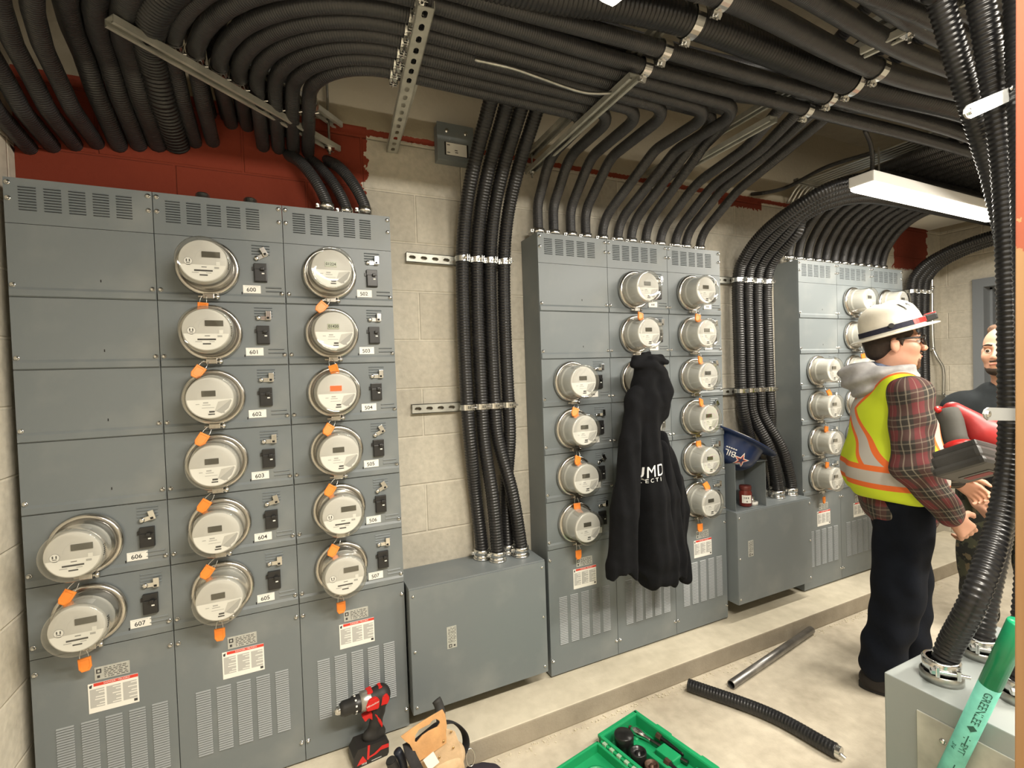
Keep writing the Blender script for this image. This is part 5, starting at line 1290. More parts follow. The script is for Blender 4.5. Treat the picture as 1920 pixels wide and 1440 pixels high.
# ratchet wrench and draw bolts
a = at_z(1184, 1362, 0.038); b = at_z(1262, 1412, 0.030); d = b-a; d.z = 0; L_ = d.length; d.normalize()
t = thing('ratchet_wrench', 'chrome-headed ratchet wrench lying along the green case tray', 'wrench', (a.x, a.y, 0.022)); Tr = Matrix(((d.x, -d.y, 0, 0), (d.y, d.x, 0, 0), (0, 0, 1, 0), (0, 0, 0, 1)))
s = SDF(0.012).ell((0.025, 0, 0.008), (0.030, 0.017, 0.014)).cap((0.04, 0, 0.006), (0.085, 0, 0.006), 0.010, 0.008)
sd = sdf_obj('head', s, 0.0035, M_CHROME, t); sd.matrix_local = Tr
m = MB(); m.lathe([(0.009, 0), (0.009, 0.02), (0.007, 0.022), (0.0001, 0.022)], 8, 0, Tr @ Matrix.Translation((-0.012, 0.004, 0.004)) @ Matrix.Rotation(PI/2, 4, 'Y'), False); m.build('drive_square', M_RUST, t)
m = MB(); m.cyl(Tr @ Vector((0.08, 0, 0.006)), Tr @ Vector((0.24, 0, 0.004)), 0.007, 0.008, 12); m.build('handle', mat('dark_chrome', (0.16, 0.16, 0.15), 0.3, 1.0), t)
for k, (A, B) in enumerate((((1236, 1381), (1280, 1413)), ((1252, 1430), (1290, 1462)))):
    a = at_z(*A, 0.040); b = at_z(*B, 0.032); d = (b-a).normalized()
    t = thing('draw_bolt', ['rusty hex-headed draw bolt lying in the green case', 'second draw bolt in the green case, at the bottom edge of the picture'][k], 'bolt', a, 'draw bolts in the green case')
    Tb = d.to_track_quat('Z', 'Y').to_matrix().to_4x4()
    m = MB(); m.lathe([(0.011, -0.012), (0.013, -0.010), (0.013, 0.010)], 6, 0, Tb, False, True); m.build('hex_head', M_RUST, t); m = MB(); m.lathe([(0.0085, 0.01)]+[(0.0085-0.0012*(q % 2), 0.014+q*0.003) for q in range(30)]+[(0.006, 0.108), (0.0001, 0.109)], 14, 0, Tb); m.build('threaded_shank', M_DIE, t)

# ================================================================== SMALL OPEN BOX, BLUE HELMET, JAR ON THE SECOND PULL BOX
bz = 0.690
A = at_z(1390, 962, bz); 
t = thing('steel_box', 'small grey steel box stood on end with its open side outward', 'steel box', (2.905, -0.045, bz))
W_, D_, H_ = 0.225, 0.150, 0.262
m = MB()
m.box((0, 0, 0), (0.003, D_, H_)); m.box((W_-0.003, 0, 0), (W_, D_, H_)); m.box((0, 0, H_-0.003), (W_, D_, H_)); m.box((0.003, D_-0.003, 0), (W_-0.003, D_, H_)); m.box((0.003, 0, 0), (W_-0.003, D_, 0.003))
m.box((W_-0.003, -0.012, H_-0.004), (W_, 0.0, H_)); m.box((0, -0.012, H_-0.003), (W_, 0, H_))
m.build('shell', M_GREY, t); t.rotation_euler = (0, 0, -0.06)
M_JAR = glass_mat('brown_glass', (0.35, 0.08, 0.05), 0.4)
j = at_z(1400, 950, bz+0.0); 
t = thing('jar', 'red-brown jar with a white label inside the small steel box', 'jar', (3.035, 0.000, bz+0.0035))
m = MB(); m.lathe([(0.0001, 0.001), (0.030, 0.001), (0.034, 0.005), (0.034, 0.078), (0.028, 0.088), (0.028, 0.092)], 28); m.build('glass', mat('red_brown_plastic', (0.16, 0.025, 0.020), 0.25), t)
m = MB(); m.lathe([(0.031, 0.092), (0.032, 0.094), (0.032, 0.112), (0.030, 0.115), (0.0001, 0.115)], 28); m.build('lid', mat('maroon_lid', (0.12, 0.025, 0.02), 0.4), t)
m = MB()
for k in range(14):
    a0 = -PI*0.95+k*0.11; a1 = a0+0.11
    m.add([(0.0345*math.cos(a), 0.0345*math.sin(a), z) for a, z in ((a0, 0.022), (a1, 0.022), (a1, 0.066), (a0, 0.066))], [(0, 1, 2, 3)], 0)
    if k in (3, 5, 6, 8, 9): m.add([(0.0348*math.cos(a), 0.0348*math.sin(a), z) for a, z in ((a0+0.01, 0.046), (a1-0.02, 0.046), (a1-0.02, 0.056), (a0+0.01, 0.056))], [(0, 1, 2, 3)], 1)
    if k in (6, 7): m.add([(0.0348*math.cos(a), 0.0348*math.sin(a), z) for a, z in ((a0+0.02, 0.028), (a1-0.02, 0.028), (a1-0.02, 0.036), (a0+0.02, 0.036))], [(0, 1, 2, 3)], 1)
m.build('paper_label', [M_WHITE, M_INK], t)
t = thing('tape_roll', 'small white tape roll beside the brown jar in the steel box', 'tape roll', (3.088, -0.006, bz+0.0035))
m = MB(); m.lathe([(0.014, 0), (0.026, 0), (0.026, 0.018), (0.014, 0.018), (0.014, 0)], 26); m.build('roll', M_WHITE, t); m = MB(); m.lathe([(0.0125, 0.0), (0.014, 0.0), (0.014, 0.019), (0.0125, 0.019)], 24); m.build('core', M_INKL, t)
t = thing('pipe_fitting', 'small zinc fitting standing on the tape roll in the steel box', 'fitting', (3.086, -0.004, bz+0.0225))
m = MB(); m.lathe([(0.012, 0), (0.013, 0.004), (0.013, 0.012), (0.010, 0.014), (0.010, 0.030), (0.0085, 0.030), (0.0085, 0.002)], 20); m.build('fitting_body', M_CHROME, t)

def helmet(parent, mats, brim=0.050, names=('shell',)):
    """hard hat with a full brim; local: opening down, z = 0 at the brim, front = +X"""
    m = MB(); n = 40
    prof = [(0.0, 0.152), (0.03, 0.150), (0.06, 0.141), (0.085, 0.124), (0.103, 0.098), (0.112, 0.065), (0.117, 0.030), (0.119, 0.006), (0.125, 0.000), (0.145, -0.004), (0.119+brim, -0.010), (0.120+brim, -0.014), (0.118+brim, -0.016), (0.143, -0.010), (0.121, -0.006), (0.114, 0.006), (0.112, 0.030), (0.107, 0.063), (0.098, 0.094), (0.080, 0.119), (0.056, 0.136), (0.0, 0.146)]
    v = []; f = []
    for r, h in prof:
        for k in range(n):
            a = 2*PI*k/n; ex_ = 1.16+(0.05 if math.cos(a) > 0 and r > 0.13 else 0)
            hh = h+(0.008*math.exp(-(math.sin(a)*r/0.016)**2) if 0.01 < r < 0.115 and h > 0.03 else 0)
            v.append((r*math.cos(a)*ex_, r*math.sin(a), hh))
    for i in range(len(prof)-1):
        for k in range(n): f.append((i*n+k, (i+1)*n+k, (i+1)*n+(k+1) % n, i*n+(k+1) % n))
    m.add(v, f, 0, True); return m.build('shell', mats, parent)
t = thing('hard_hat', 'dark blue hard hat with a star emblem lying upside down on the small box', 'hard hat', (3.012, 0.018, bz+H_+0.104))
vd = Vector((FW[0], FW[1], 0)).normalized(); vr = Vector((RT[0], RT[1], 0)).normalized()
Rb = Matrix.Rotation(0.50, 3, vd) @ Matrix.Rotation(-0.10, 3, vr)      # left rim high, mouth tipped a little away
Mx = Rb @ Matrix.Rotation(-0.35, 3, 'Z') @ Matrix.Rotation(PI, 3, 'X')
t.rotation_euler = Mx.to_euler()
M_NAVYH = mat('navy_helmet', (0.014, 0.028, 0.085), 0.3)
hs = helmet(t, M_NAVYH, 0.052)
m = MB(); n = 36
m.add([(r*1.14*math.cos(2*PI*k/n), r*math.sin(2*PI*k/n), h) for r, h in ((0.104, 0.0), (0.100, -0.030), (0.103, -0.030), (0.107, 0.0)) for k in range(n)], [(i*n+k, i*n+(k+1) % n, (i+1)*n+(k+1) % n, (i+1)*n+k) for i in range(3) for k in range(n)], 0, True)
m.build('suspension_band', mat('cream_band', (0.62, 0.56, 0.42), 0.7), t)
bpy.context.view_layer.update()
tr = bvh(hs)
def on_helmet(poly, ang, hgt, size, rot=0.0, tr=tr, off=0.0015):
    """flat shape (x right, y up) laid on the dome: ang = bearing from the front (+X), hgt = height above the brim"""
    n_ = Vector((math.cos(ang), math.sin(ang), 0.25)).normalized(); rg = Vector((-math.sin(ang), math.cos(ang), 0)); up_ = n_.cross(rg)
    if up_.z < 0: up_ = -up_
    out = []
    for x, y in poly:
        cx, cy = x*math.cos(rot)-y*math.sin(rot), x*math.sin(rot)+y*math.cos(rot)
        p = n_*0.4+Vector((0, 0, hgt))+rg*cx*size+up_*cy*size
        h_ = tr.ray_cast(p, -n_)
        out.append(h_[0]+h_[1]*off if h_[0] else p-n_*0.28)
    return out
def tri_shape(V, F, cuts=1, lim=0.2):
    bm = bmesh.new(); vs = [bm.verts.new((x, y, 0)) for x, y in V]
    for f in F:
        try: bm.faces.new([vs[i] for i in f])
        except ValueError: pass
    bmesh.ops.triangulate(bm, faces=bm.faces[:])
    for _ in range(cuts): bmesh.ops.subdivide_edges(bm, edges=[e for e in bm.edges if e.calc_length() > lim], cuts=1); bmesh.ops.triangulate(bm, faces=bm.faces[:])
    bm.verts.index_update(); r = ([(q.co.x, q.co.y) for q in bm.verts], [[q.index for q in f.verts] for f in bm.faces]); bm.free(); return r
def star(ro, ri): return [((ro if k % 2 == 0 else ri)*math.sin(k*PI/5), (ro if k % 2 == 0 else ri)*math.cos(k*PI/5)) for k in range(10)]
ld = Mx.transposed() @ (Vector(CAM)-t.location); HB = math.atan2(ld.y, ld.x)      # bearing of the printed side
m = MB()
for ro, ri, mi, off in ((1.0, 0.40, 0, 0.0012), (0.82, 0.32, 1, 0.0018), (0.52, 0.20, 2, 0.0024)):
    V, F = tri_shape(star(ro, ri)+[(0, 0)], [(k, (k+1) % 10, 10) for k in range(10)], 2, 0.25); m.add(on_helmet(V, HB-0.52, 0.080, 0.046, -0.5, off=off), F, mi)
gv, gf = glyphs('BIL', 1.0, 0); V, F = tri_shape([(x, y) for x, y, z in gv], gf, 2, 0.3); m.add(on_helmet(V, HB+0.12, 0.066, 0.044), F, 0)
for q in range(5): m.add(on_helmet([(-0.5, -0.1), (0.4, -0.1), (0.4, 0.5), (-0.5, 0.5)], HB-0.06+q*0.10, 0.036, 0.009), [(0, 1, 2, 3)], 0)
m.build('printed_emblem', [M_WHITE, mat('coral_print', (0.62, 0.16, 0.10), 0.4), M_NAVYH], t)

# ================================================================== PEOPLE
M_SKIN = mat('skin', (0.56, 0.30, 0.205), 0.5, 0, 0.08, 12)
M_HAIR = mat('dark_brown_hair', (0.030, 0.018, 0.011), 0.7, 0, 0.3, 60, 0.001, 200)
M_BEARD = mat('brown_beard', (0.13, 0.060, 0.030), 0.75, 0, 0.3, 60)
M_EYE = mat('eye_white', (0.75, 0.72, 0.68), 0.3); M_IRIS = mat('iris_dark', (0.04, 0.025, 0.015), 0.2)
M_LIP = mat('lip', (0.42, 0.17, 0.13), 0.5)
M_NAVY = mat('navy_work_trousers', (0.0055, 0.0075, 0.013), 0.95, 0, 0.25, 10, 0.001, 180, spec=0.2)
M_BOOT = mat('dark_brown_boot', (0.011, 0.008, 0.007), 0.7, 0, 0.2, 20)
M_GREYH = mat('grey_jersey', (0.36, 0.355, 0.36), 0.85, 0, 0.1, 40, 0.0008, 250)
M_TEE = mat('charcoal_tee', (0.014, 0.017, 0.019), 0.9, 0, 0.15, 20, 0.0008, 200, spec=0.2)

def plaid_mat():
    m = bpy.data.materials.new('maroon_plaid_flannel'); m.use_nodes = True
    N, L = nodes_of(m); b = N['Principled BSDF']; b.inputs['Roughness'].default_value = 0.9
    tc = N.new('ShaderNodeTexCoord'); sp = N.new('ShaderNodeSeparateXYZ'); L.new(tc.outputs['Object'], sp.inputs[0])
    X, Y, Z = sp.outputs
    w_ = noise(N, L, tc.outputs['Object'], 9.0, 2)
    wob = math_node(N, L, 'MULTIPLY_ADD', w_, 0.012, -0.006)
    aY = math_node(N, L, 'ABSOLUTE', Y)       # sleeves: the cloth is laid out round the arm; trunk: round the body
    low = math_node(N, L, 'MAXIMUM', math_node(N, L, 'SUBTRACT', 1.05, Z), 0.0)
    ax_ = math_node(N, L, 'SUBTRACT', X, math_node(N, L, 'MULTIPLY_ADD', low, 0.65, -0.021))
    ay_ = math_node(N, L, 'SUBTRACT', aY, math_node(N, L, 'MULTIPLY_ADD', math_node(N, L, 'SUBTRACT', 1.335, math_node(N, L, 'MAXIMUM', Z, 1.05)), 0.235, 0.195))
    ha = math_node(N, L, 'MULTIPLY', math_node(N, L, 'ARCTAN2', ay_, ax_), 0.078)
    hb = math_node(N, L, 'MULTIPLY', math_node(N, L, 'ARCTAN2', Y, X), 0.17)
    sl = math_node(N, L, 'MULTIPLY', math_node(N, L, 'GREATER_THAN', aY, math_node(N, L, 'MULTIPLY_ADD', math_node(N, L, 'MAXIMUM', math_node(N, L, 'SUBTRACT', 1.1, Z), 0.0), 0.16, 0.165)), math_node(N, L, 'GREATER_THAN', Z, 0.80))
    h = math_node(N, L, 'ADD', math_node(N, L, 'ADD', math_node(N, L, 'MULTIPLY', sl, ha), math_node(N, L, 'MULTIPLY', math_node(N, L, 'SUBTRACT', 1.0, sl), hb)), wob)
    v = math_node(N, L, 'ADD', math_node(N, L, 'MULTIPLY_ADD', X, -0.25, Z), wob)
    P = 0.098
    def cyc(a): return math_node(N, L, 'FRACT', math_node(N, L, 'MULTIPLY', math_node(N, L, 'ADD', a, 5.0), 1/P))
    fh, fv = cyc(h), cyc(v)
    bh, bv = band(N, L, fh, 0.0, 0.42), band(N, L, fv, 0.0, 0.46)
    both = math_node(N, L, 'MULTIPLY', bh, bv); either = math_node(N, L, 'MAXIMUM', bh, bv)
    c = mixc(N, L, either, (0.028, 0.026, 0.022), (0.075, 0.035, 0.030)); c = mixc(N, L, both, c, (0.165, 0.030, 0.034))
    for f, lo, hi, k in ((fh, 0.55, 0.60, 0.42), (fh, 0.82, 0.87, 0.42), (fv, 0.58, 0.63, 0.28), (fv, 0.84, 0.89, 0.28), (fh, 0.19, 0.22, 0.30)):
        c = mixc(N, L, math_node(N, L, 'MULTIPLY', band(N, L, f, lo, hi), k), c, (0.42, 0.37, 0.28))
    n = noise(N, L, tc.outputs['Object'], 90.0, 3)
    c = mixc(N, L, math_node(N, L, 'MULTIPLY', n, 0.35), c, (0.06, 0.045, 0.04))
    L.new(c, b.inputs['Base Color']); return m
def vest_mat(zb, yc, zc):
    m = bpy.data.materials.new('hi_vis_lime_with_tape'); m.use_nodes = True
    N, L = nodes_of(m); b = N['Principled BSDF']; b.inputs['Roughness'].default_value = 0.7
    tc = N.new('ShaderNodeTexCoord'); sp = N.new('ShaderNodeSeparateXYZ'); L.new(tc.outputs['Object'], sp.inputs[0])
    X, Y, Z = sp.outputs
    n = noise(N, L, tc.outputs['Object'], 6.0, 4)
    lime = mixc(N, L, n, (0.52, 0.66, 0.012), (0.66, 0.78, 0.03))
    back = math_node(N, L, 'LESS_THAN', X, 0.02)
    dz = math_node(N, L, 'SUBTRACT', Z, zc)
    d1 = math_node(N, L, 'ABSOLUTE', math_node(N, L, 'SUBTRACT', math_node(N, L, 'SUBTRACT', Y, yc), math_node(N, L, 'MULTIPLY', dz, 0.80)))
    d2 = math_node(N, L, 'ABSOLUTE', math_node(N, L, 'ADD', math_node(N, L, 'SUBTRACT', Y, yc), math_node(N, L, 'MULTIPLY', dz, 0.80)))
    dback = math_node(N, L, 'MINIMUM', d1, d2)
    dfront = math_node(N, L, 'ABSOLUTE', math_node(N, L, 'SUBTRACT', math_node(N, L, 'ABSOLUTE', math_node(N, L, 'SUBTRACT', Y, yc)), 0.120))
    d = math_node(N, L, 'ADD', math_node(N, L, 'MULTIPLY', back, dback), math_node(N, L, 'MULTIPLY', math_node(N, L, 'SUBTRACT', 1.0, back), dfront))
    org = math_node(N, L, 'LESS_THAN', d, 0.047); sil = math_node(N, L, 'LESS_THAN', d, 0.026)
    upz = math_node(N, L, 'GREATER_THAN', Z, zb)
    org = math_node(N, L, 'MULTIPLY', org, upz); sil = math_node(N, L, 'MULTIPLY', sil, upz)
    zb2 = math_node(N, L, 'ABSOLUTE', math_node(N, L, 'SUBTRACT', Z, zb))
    org = math_node(N, L, 'MAXIMUM', org, math_node(N, L, 'LESS_THAN', zb2, 0.050)); sil2 = math_node(N, L, 'LESS_THAN', zb2, 0.026)
    sil = math_node(N, L, 'MAXIMUM', math_node(N, L, 'MULTIPLY', sil, math_node(N, L, 'GREATER_THAN', zb2, 0.050)), sil2)
    c = mixc(N, L, org, lime, (0.82, 0.16, 0.028)); c = mixc(N, L, sil, c, (0.50, 0.47, 0.43))
    L.new(c, b.inputs['Base Color']); return m
def camo_mat():
    m = bpy.data.materials.new('dark_woodland_camouflage'); m.use_nodes = True
    N, L = nodes_of(m); b = N['Principled BSDF']; b.inputs['Roughness'].default_value = 0.9
    tc = N.new('ShaderNodeTexCoord'); n1 = noise(N, L, tc.outputs['Object'], 16.0, 3); mp = N.new('ShaderNodeMapping'); mp.inputs['Location'].default_value = (3, 5, 1); L.new(tc.outputs['Object'], mp.inputs[0]); n2 = noise(N, L, mp.outputs[0], 21.0, 3)
    c = mixc(N, L, math_node(N, L, 'GREATER_THAN', n1, 0.52), (0.012, 0.013, 0.010), (0.045, 0.048, 0.028))
    c = mixc(N, L, math_node(N, L, 'GREATER_THAN', n2, 0.60), c, (0.12, 0.095, 0.055)); L.new(c, b.inputs['Base Color']); return m

def add_hand(s, wrist, fwd, nrm, thumb, curl=0.5, sc=1.0):
    """palm, four bent fingers of different length, thumb leaving the side of the palm; nrm = out of the palm"""
    w_ = Vector(wrist); f = Vector(fwd).normalized(); n = Vector(nrm); n = (n-f*n.dot(f)).normalized(); t = f.cross(n)
    if t.dot(Vector(thumb)) < 0: t = -t
    k = 0.006
    for q in (-0.024, -0.008, 0.008, 0.024):
        s.cap((w_+f*0.004*sc+t*q*0.55*sc)[:], (w_+f*0.082*sc+t*q*1.15*sc)[:], 0.017*sc, 0.0125*sc, 0.012)
    for i, (q, ln) in enumerate(((0.029, 0.90), (0.010, 1.0), (-0.010, 0.94), (-0.029, 0.76))):
        p = w_+f*0.084*sc+t*q*sc; a = 0.25+curl*0.35+0.06*i; spread = t*(q*1.6)
        for j, (l, r0, r1) in enumerate(((0.042, 0.0098, 0.0090), (0.027, 0.0090, 0.0083), (0.022, 0.0083, 0.0068))):
            dr = (f*math.cos(a)+n*math.sin(a)+spread*0.8).normalized(); e = p+dr*l*ln*sc
            s.cap(p[:], e[:], r0*sc, r1*sc, k); p = e; a += 0.35+curl*0.75
    p = w_+f*0.026*sc+t*0.026*sc+n*0.006; d = (f*0.62+t*0.72+n*0.30).normalized()
    for l, r0, r1 in ((0.044, 0.0145, 0.0115), (0.032, 0.0112, 0.0100), (0.024, 0.0100, 0.0080)):
        e = p+d*l*sc; s.cap(p[:], e[:], r0*sc, r1*sc, 0.008); p = e; d = (d*0.8+f*0.42+n*0.26-t*0.12).normalized()

def add_head(s, c, yaw, pitch=0.0, sc=1.0):
    R = Matrix.Rotation(yaw, 3, 'Z') @ Matrix.Rotation(-pitch, 3, 'Y'); c = Vector(c)
    H = lambda x, y, z: tuple(c+R @ (Vector((x, y, z))*sc))
    def E(p, r, k=0.02): s.ell(H(*p), tuple(q*sc for q in r), R, k)
    E((-0.012, 0, 0.045), (0.098, 0.077, 0.092)); E((0.030, 0, -0.030), (0.062, 0.062, 0.082), 0.03)
    E((0.058, 0, -0.088), (0.026, 0.030, 0.022), 0.025); E((0.020, 0, -0.072), (0.055, 0.056, 0.040), 0.03)
    for q in (-1, 1):
        E((0.062, q*0.040, -0.020), (0.026, 0.024, 0.026), 0.02); E((0.078, q*0.030, 0.032), (0.016, 0.026, 0.011), 0.015)
        s.ell(H(0.094, q*0.032, 0.012), (0.014*sc, 0.016*sc, 0.011*sc), R, 0.012, sub=True)
        s.ell(H(-0.008, q*0.080, -0.002), (0.019*sc, 0.009*sc, 0.033*sc), R @ Matrix.Rotation(q*-0.30, 3, 'Z'), 0.006); s.ell(H(0.0, q*0.090, 0.002), (0.009*sc, 0.006*sc, 0.016*sc), R, 0.004, sub=True)
    s.cap(H(0.088, 0, 0.022), H(0.112, 0, -0.024), 0.009*sc, 0.0125*sc, 0.012); s.ell(H(0.108, 0.010, -0.028), (0.009*sc,)*3, R, 0.008); s.ell(H(0.108, -0.010, -0.028), (0.009*sc,)*3, R, 0.008)
    s.cap(H(0.089, -0.018, -0.056), H(0.089, 0.018, -0.056), 0.007*sc, 0.007*sc, 0.008); s.cap(H(0.086, -0.015, -0.067), H(0.086, 0.015, -0.067), 0.008*sc, 0.008*sc, 0.008)
    return H, R
def eyes_lips(t, H, R, sc=1.0):
    m = MB()
    for q in (-1, 1):
        c = Vector(H(0.0800, q*0.032, 0.009)); T = Matrix.Translation(c) @ R.to_4x4() @ Matrix.Rotation(PI/2, 4, 'Y')
        m.lathe([(0.0001, -0.0125)]+[(0.0125*math.sin(a), -0.0125*math.cos(a)) for a in np.linspace(0.2, PI-0.62, 9)], 16, 0, T)
        m.lathe([(0.0125*math.sin(a), -0.0127*math.cos(a)) for a in np.linspace(PI-0.62, PI-0.01, 5)], 16, 1, T)
    m.build('eyes', [M_EYE, M_IRIS], t)
    m = MB()                                   # upper lids: skin caps over the top of each eyeball
    for q in (-1, 1):
        c = Vector(H(0.0800, q*0.032, 0.009)); T = Matrix.Translation(c) @ R.to_4x4() @ Matrix.Rotation(-0.30, 4, 'Y')
        m.lathe([(0.0138, 0.0030)]+[(0.0138*math.cos(a), 0.0138*math.sin(a)) for a in np.linspace(0.25, PI/2-0.01, 6)], 18, 0, T)
    m.build('eyelids', M_SKIN, t)
    m = MB(); m.tube(smooth_curve([H(0.091, -0.023, -0.061), H(0.0965, -0.010, -0.0595), H(0.0965, 0.010, -0.0595), H(0.091, 0.023, -0.061)], 0.004), 0.0042, 8); m.build('lips', M_LIP, t)
    m = MB()
    for q in (-1, 1): m.tube(smooth_curve([H(0.092, q*0.014, 0.036), H(0.094, q*0.032, 0.041), H(0.080, q*0.052, 0.034)], 0.005), 0.0042, 8)
    m.build('eyebrows', M_HAIR, t)

# ------------------------------------------------------------------ the man in the white helmet
p1 = thing('person', 'man in a white hard hat, yellow vest and plaid shirt standing turned right', 'person', (3.22, -0.665, 0.0), None, (0, 0, math.radians(-48)))
HY = -0.06; HC = (-0.018, 0.0, 1.550)
sh_r, el_r, wr_r = (-0.012, -0.195, 1.335), (-0.030, -0.262, 1.05), (0.100, -0.245, 0.855)
sh_l, el_l, wr_l = (-0.012, 0.195, 1.335), (0.04, 0.26, 1.06), (0.24, 0.14, 0.93)
hip_r, kn_r, an_r = (-0.01, -0.095, 0.88), (-0.035, -0.095, 0.48), (-0.095, -0.085, 0.09)
hip_l, kn_l, an_l = (0.0, 0.095, 0.88), (0.05, 0.115, 0.48), (0.060, 0.125, 0.09)
s = SDF(0.03)
H, R = add_head(s, HC, HY, 0.06)
s.cap((-0.040, 0, 1.36), (-0.028, 0, 1.49), 0.058, 0.054)
s.ell((-0.02, 0, 1.20), (0.105, 0.155, 0.19)); s.ell((-0.005, 0, 0.98), (0.11, 0.150, 0.16))
for a, b_, c_ in ((sh_r, el_r, wr_r), (sh_l, el_l, wr_l)): s.chain([a, b_, c_], [0.052, 0.042, 0.028])
for a, b_, c_ in ((hip_r, kn_r, an_r), (hip_l, kn_l, an_l)): s.chain([a, b_, c_], [0.085, 0.055, 0.042])
add_hand(s, wr_r, (0.62, 0.28, -0.73), (-0.35, 0.80, 0.1), (0.7, 0.4, 0.5), 0.55)
add_hand(s, wr_l, (0.75, -0.25, -0.55), (-0.2, -0.8, -0.3), (0.5, -0.3, 0.7), 0.5)
sdf_obj('body', s, 0.0045, M_SKIN, p1, it=2)
eyes_lips(p1, H, R)
s = SDF(0.02); s.ell(H(-0.034, 0, 0.026), (0.078, 0.0785, 0.076), R); s.ell(H(-0.056, 0, -0.030), (0.044, 0.058, 0.034), R)
for q in (-1, 1): s.ell(H(0.020, q*0.062, 0.050), (0.045, 0.019, 0.030), R); s.cap(H(0.018, q*0.073, 0.03), H(0.020, q*0.073, -0.005), 0.007, 0.004)
sdf_obj('hair', s, 0.005, M_HAIR, p1)
s = SDF(0.015); s.cap(H(0.072, -0.020, -0.078), H(0.072, 0.020, -0.078), 0.018, 0.018); s.ell(H(0.070, 0, -0.100), (0.022, 0.026, 0.020), R); s.cap(H(0.094, -0.02, -0.046), H(0.094, 0.02, -0.046), 0.0055, 0.0055)
sdf_obj('beard', s, 0.004, M_BEARD, p1)
m = MB()
for q in (-1, 1):
    ring = [H(0.110-0.012*abs(y_)/0.03, q*0.034+y_, z_) for y_, z_ in [(0.024*math.cos(a)*(1-0.12*math.sin(2*a)**2), 0.010+0.019*math.sin(a)) for a in np.linspace(0, 2*PI, 25)]]
    m.tube(ring, 0.0042, 8, 0, False); m.tube([H(0.100, q*0.060, 0.020), H(0.060, q*0.076, 0.024), H(-0.012, q*0.081, 0.022)], 0.0042, 8, 0)
m.tube([H(0.112, -0.011, 0.014), H(0.115, 0, 0.017), H(0.112, 0.011, 0.014)], 0.0025, 8, 0); m.build('glasses', M_BLACKP, p1)
m = MB()
for q in (-1, 1): m.add([H(0.108-0.012*abs(y_)/0.03, q*0.034+y_, z_) for y_, z_ in [(0.023*math.cos(a), 0.010+0.018*math.sin(a)) for a in np.linspace(0, 2*PI, 19)[:-1]]], [tuple(range(18))], 0)
m.build('lenses', glass_mat('spectacle_glass', (0.95, 0.95, 0.95), 0.3), p1)
# white helmet
hh = bpy.data.objects.new('white_hard_hat', None); COL.objects.link(hh); hh.parent = p1
M_WH = mat('scuffed_white_helmet', (0.70, 0.66, 0.56), 0.32, 0, 0.10, 14, 0.0008, 40)
bpy.data.objects.remove(hh)
HT = Matrix.Translation(H(0.002, 0, 0.062)) @ R.to_4x4() @ Matrix.Rotation(-0.20, 4, 'Y') @ Matrix.Diagonal((0.88, 0.86, 0.87, 1))
hat = helmet(p1, M_WH, 0.040); hat.name = 'white_hard_hat'; hat.matrix_local = HT
trh = bvh(hat)
def band_on(h0, h1, a0, a1, mi, m, off=0.003, n=40):
    V = []; F = []
    for i in range(n+1):
        a = a0+(a1-a0)*i/n
        for h_ in (h0, h1):
            d = Vector((math.cos(a), math.sin(a), 0)); hit = trh.ray_cast(d*0.4+Vector((0, 0, h_)), -d); p = hit[0]+d*off if hit[0] else d*0.13+Vector((0, 0, h_)); V.append(p)
    for i in range(n): F.append((2*i, 2*i+1, 2*i+3, 2*i+2))
    m.add(V, F, mi)
m = MB(); band_on(0.006, 0.032, -PI, -0.95, 0, m); band_on(0.006, 0.032, 0.95, PI, 0, m); band_on(0.006, 0.032, -0.95, 0.95, 1, m); o = m.build('lamp_strap', [mat('navy_elastic', (0.014, 0.015, 0.032), 0.8), M_RED], hat)
m = MB(); m.box((0.138, -0.030, 0.002), (0.188, 0.030, 0.038), 0, bev=0.008); m.box((0.150, -0.026, 0.036), (0.186, 0.026, 0.042), 1, bev=0.002); m.box((0.128, -0.030, 0.006), (0.142, 0.030, 0.034), 1, bev=0.004); m.cyl((0.188, 0, 0.021), (0.192, 0, 0.021), 0.012, seg=18, mi=2); m.build('head_lamp', [M_BLACKP, M_RED, M_GLASS], hat)
m = MB(); gb = [(0.1, 1.0), (-0.5, -0.1), (-0.05, -0.1), (-0.15, -1.0), (0.5, 0.25), (0.05, 0.25), (0.45, 1.0)]
V, F = tri_shape(gb, [tuple(range(7))], 1, 0.5); m.add(on_helmet(V, -0.62, 0.088, 0.022, 0.2, trh), F, 0)
for x0 in (-1.02,): 
    V, F = tri_shape([(-0.14, -1.0), (0.14, -1.0), (0.14, 1.0), (-0.14, 1.0)], [(0, 1, 2, 3)], 3, 0.25); m.add(on_helmet(V, x0, 0.088, 0.030, 0.28, trh), F, 0)
V, F = tri_shape([(-0.10, -1.0), (0.10, -1.0), (0.10, 1.0), (-0.10, 1.0)], [(0, 1, 2, 3)], 3, 0.25); m.add(on_helmet(V, -0.12, 0.085, 0.034, 0.0, trh), F, 0)
m.build('black_marks', M_BLACKP, hat)
m = MB(); m.cyl((-0.02, -0.121, 0.030), (-0.02, -0.128, 0.030), 0.012, seg=16); m.build('brim_plug', M_BLACKP, hat)
m = MB(); V = []
for i in range(31):
    a = PI*0.42+(PI*1.16)*i/30
    for dr, h_ in ((0.086, 0.004), (0.092, -0.030)): V.append((dr*1.12*math.cos(a)-0.006, dr*math.sin(a), h_-0.018*max(0, -math.cos(a))))
m.add(V, [(2*i, 2*i+1, 2*i+3, 2*i+2) for i in range(30)], 0, True); m.build('inner_headband', mat('pale_headband', (0.42, 0.40, 0.36), 0.7), hat)
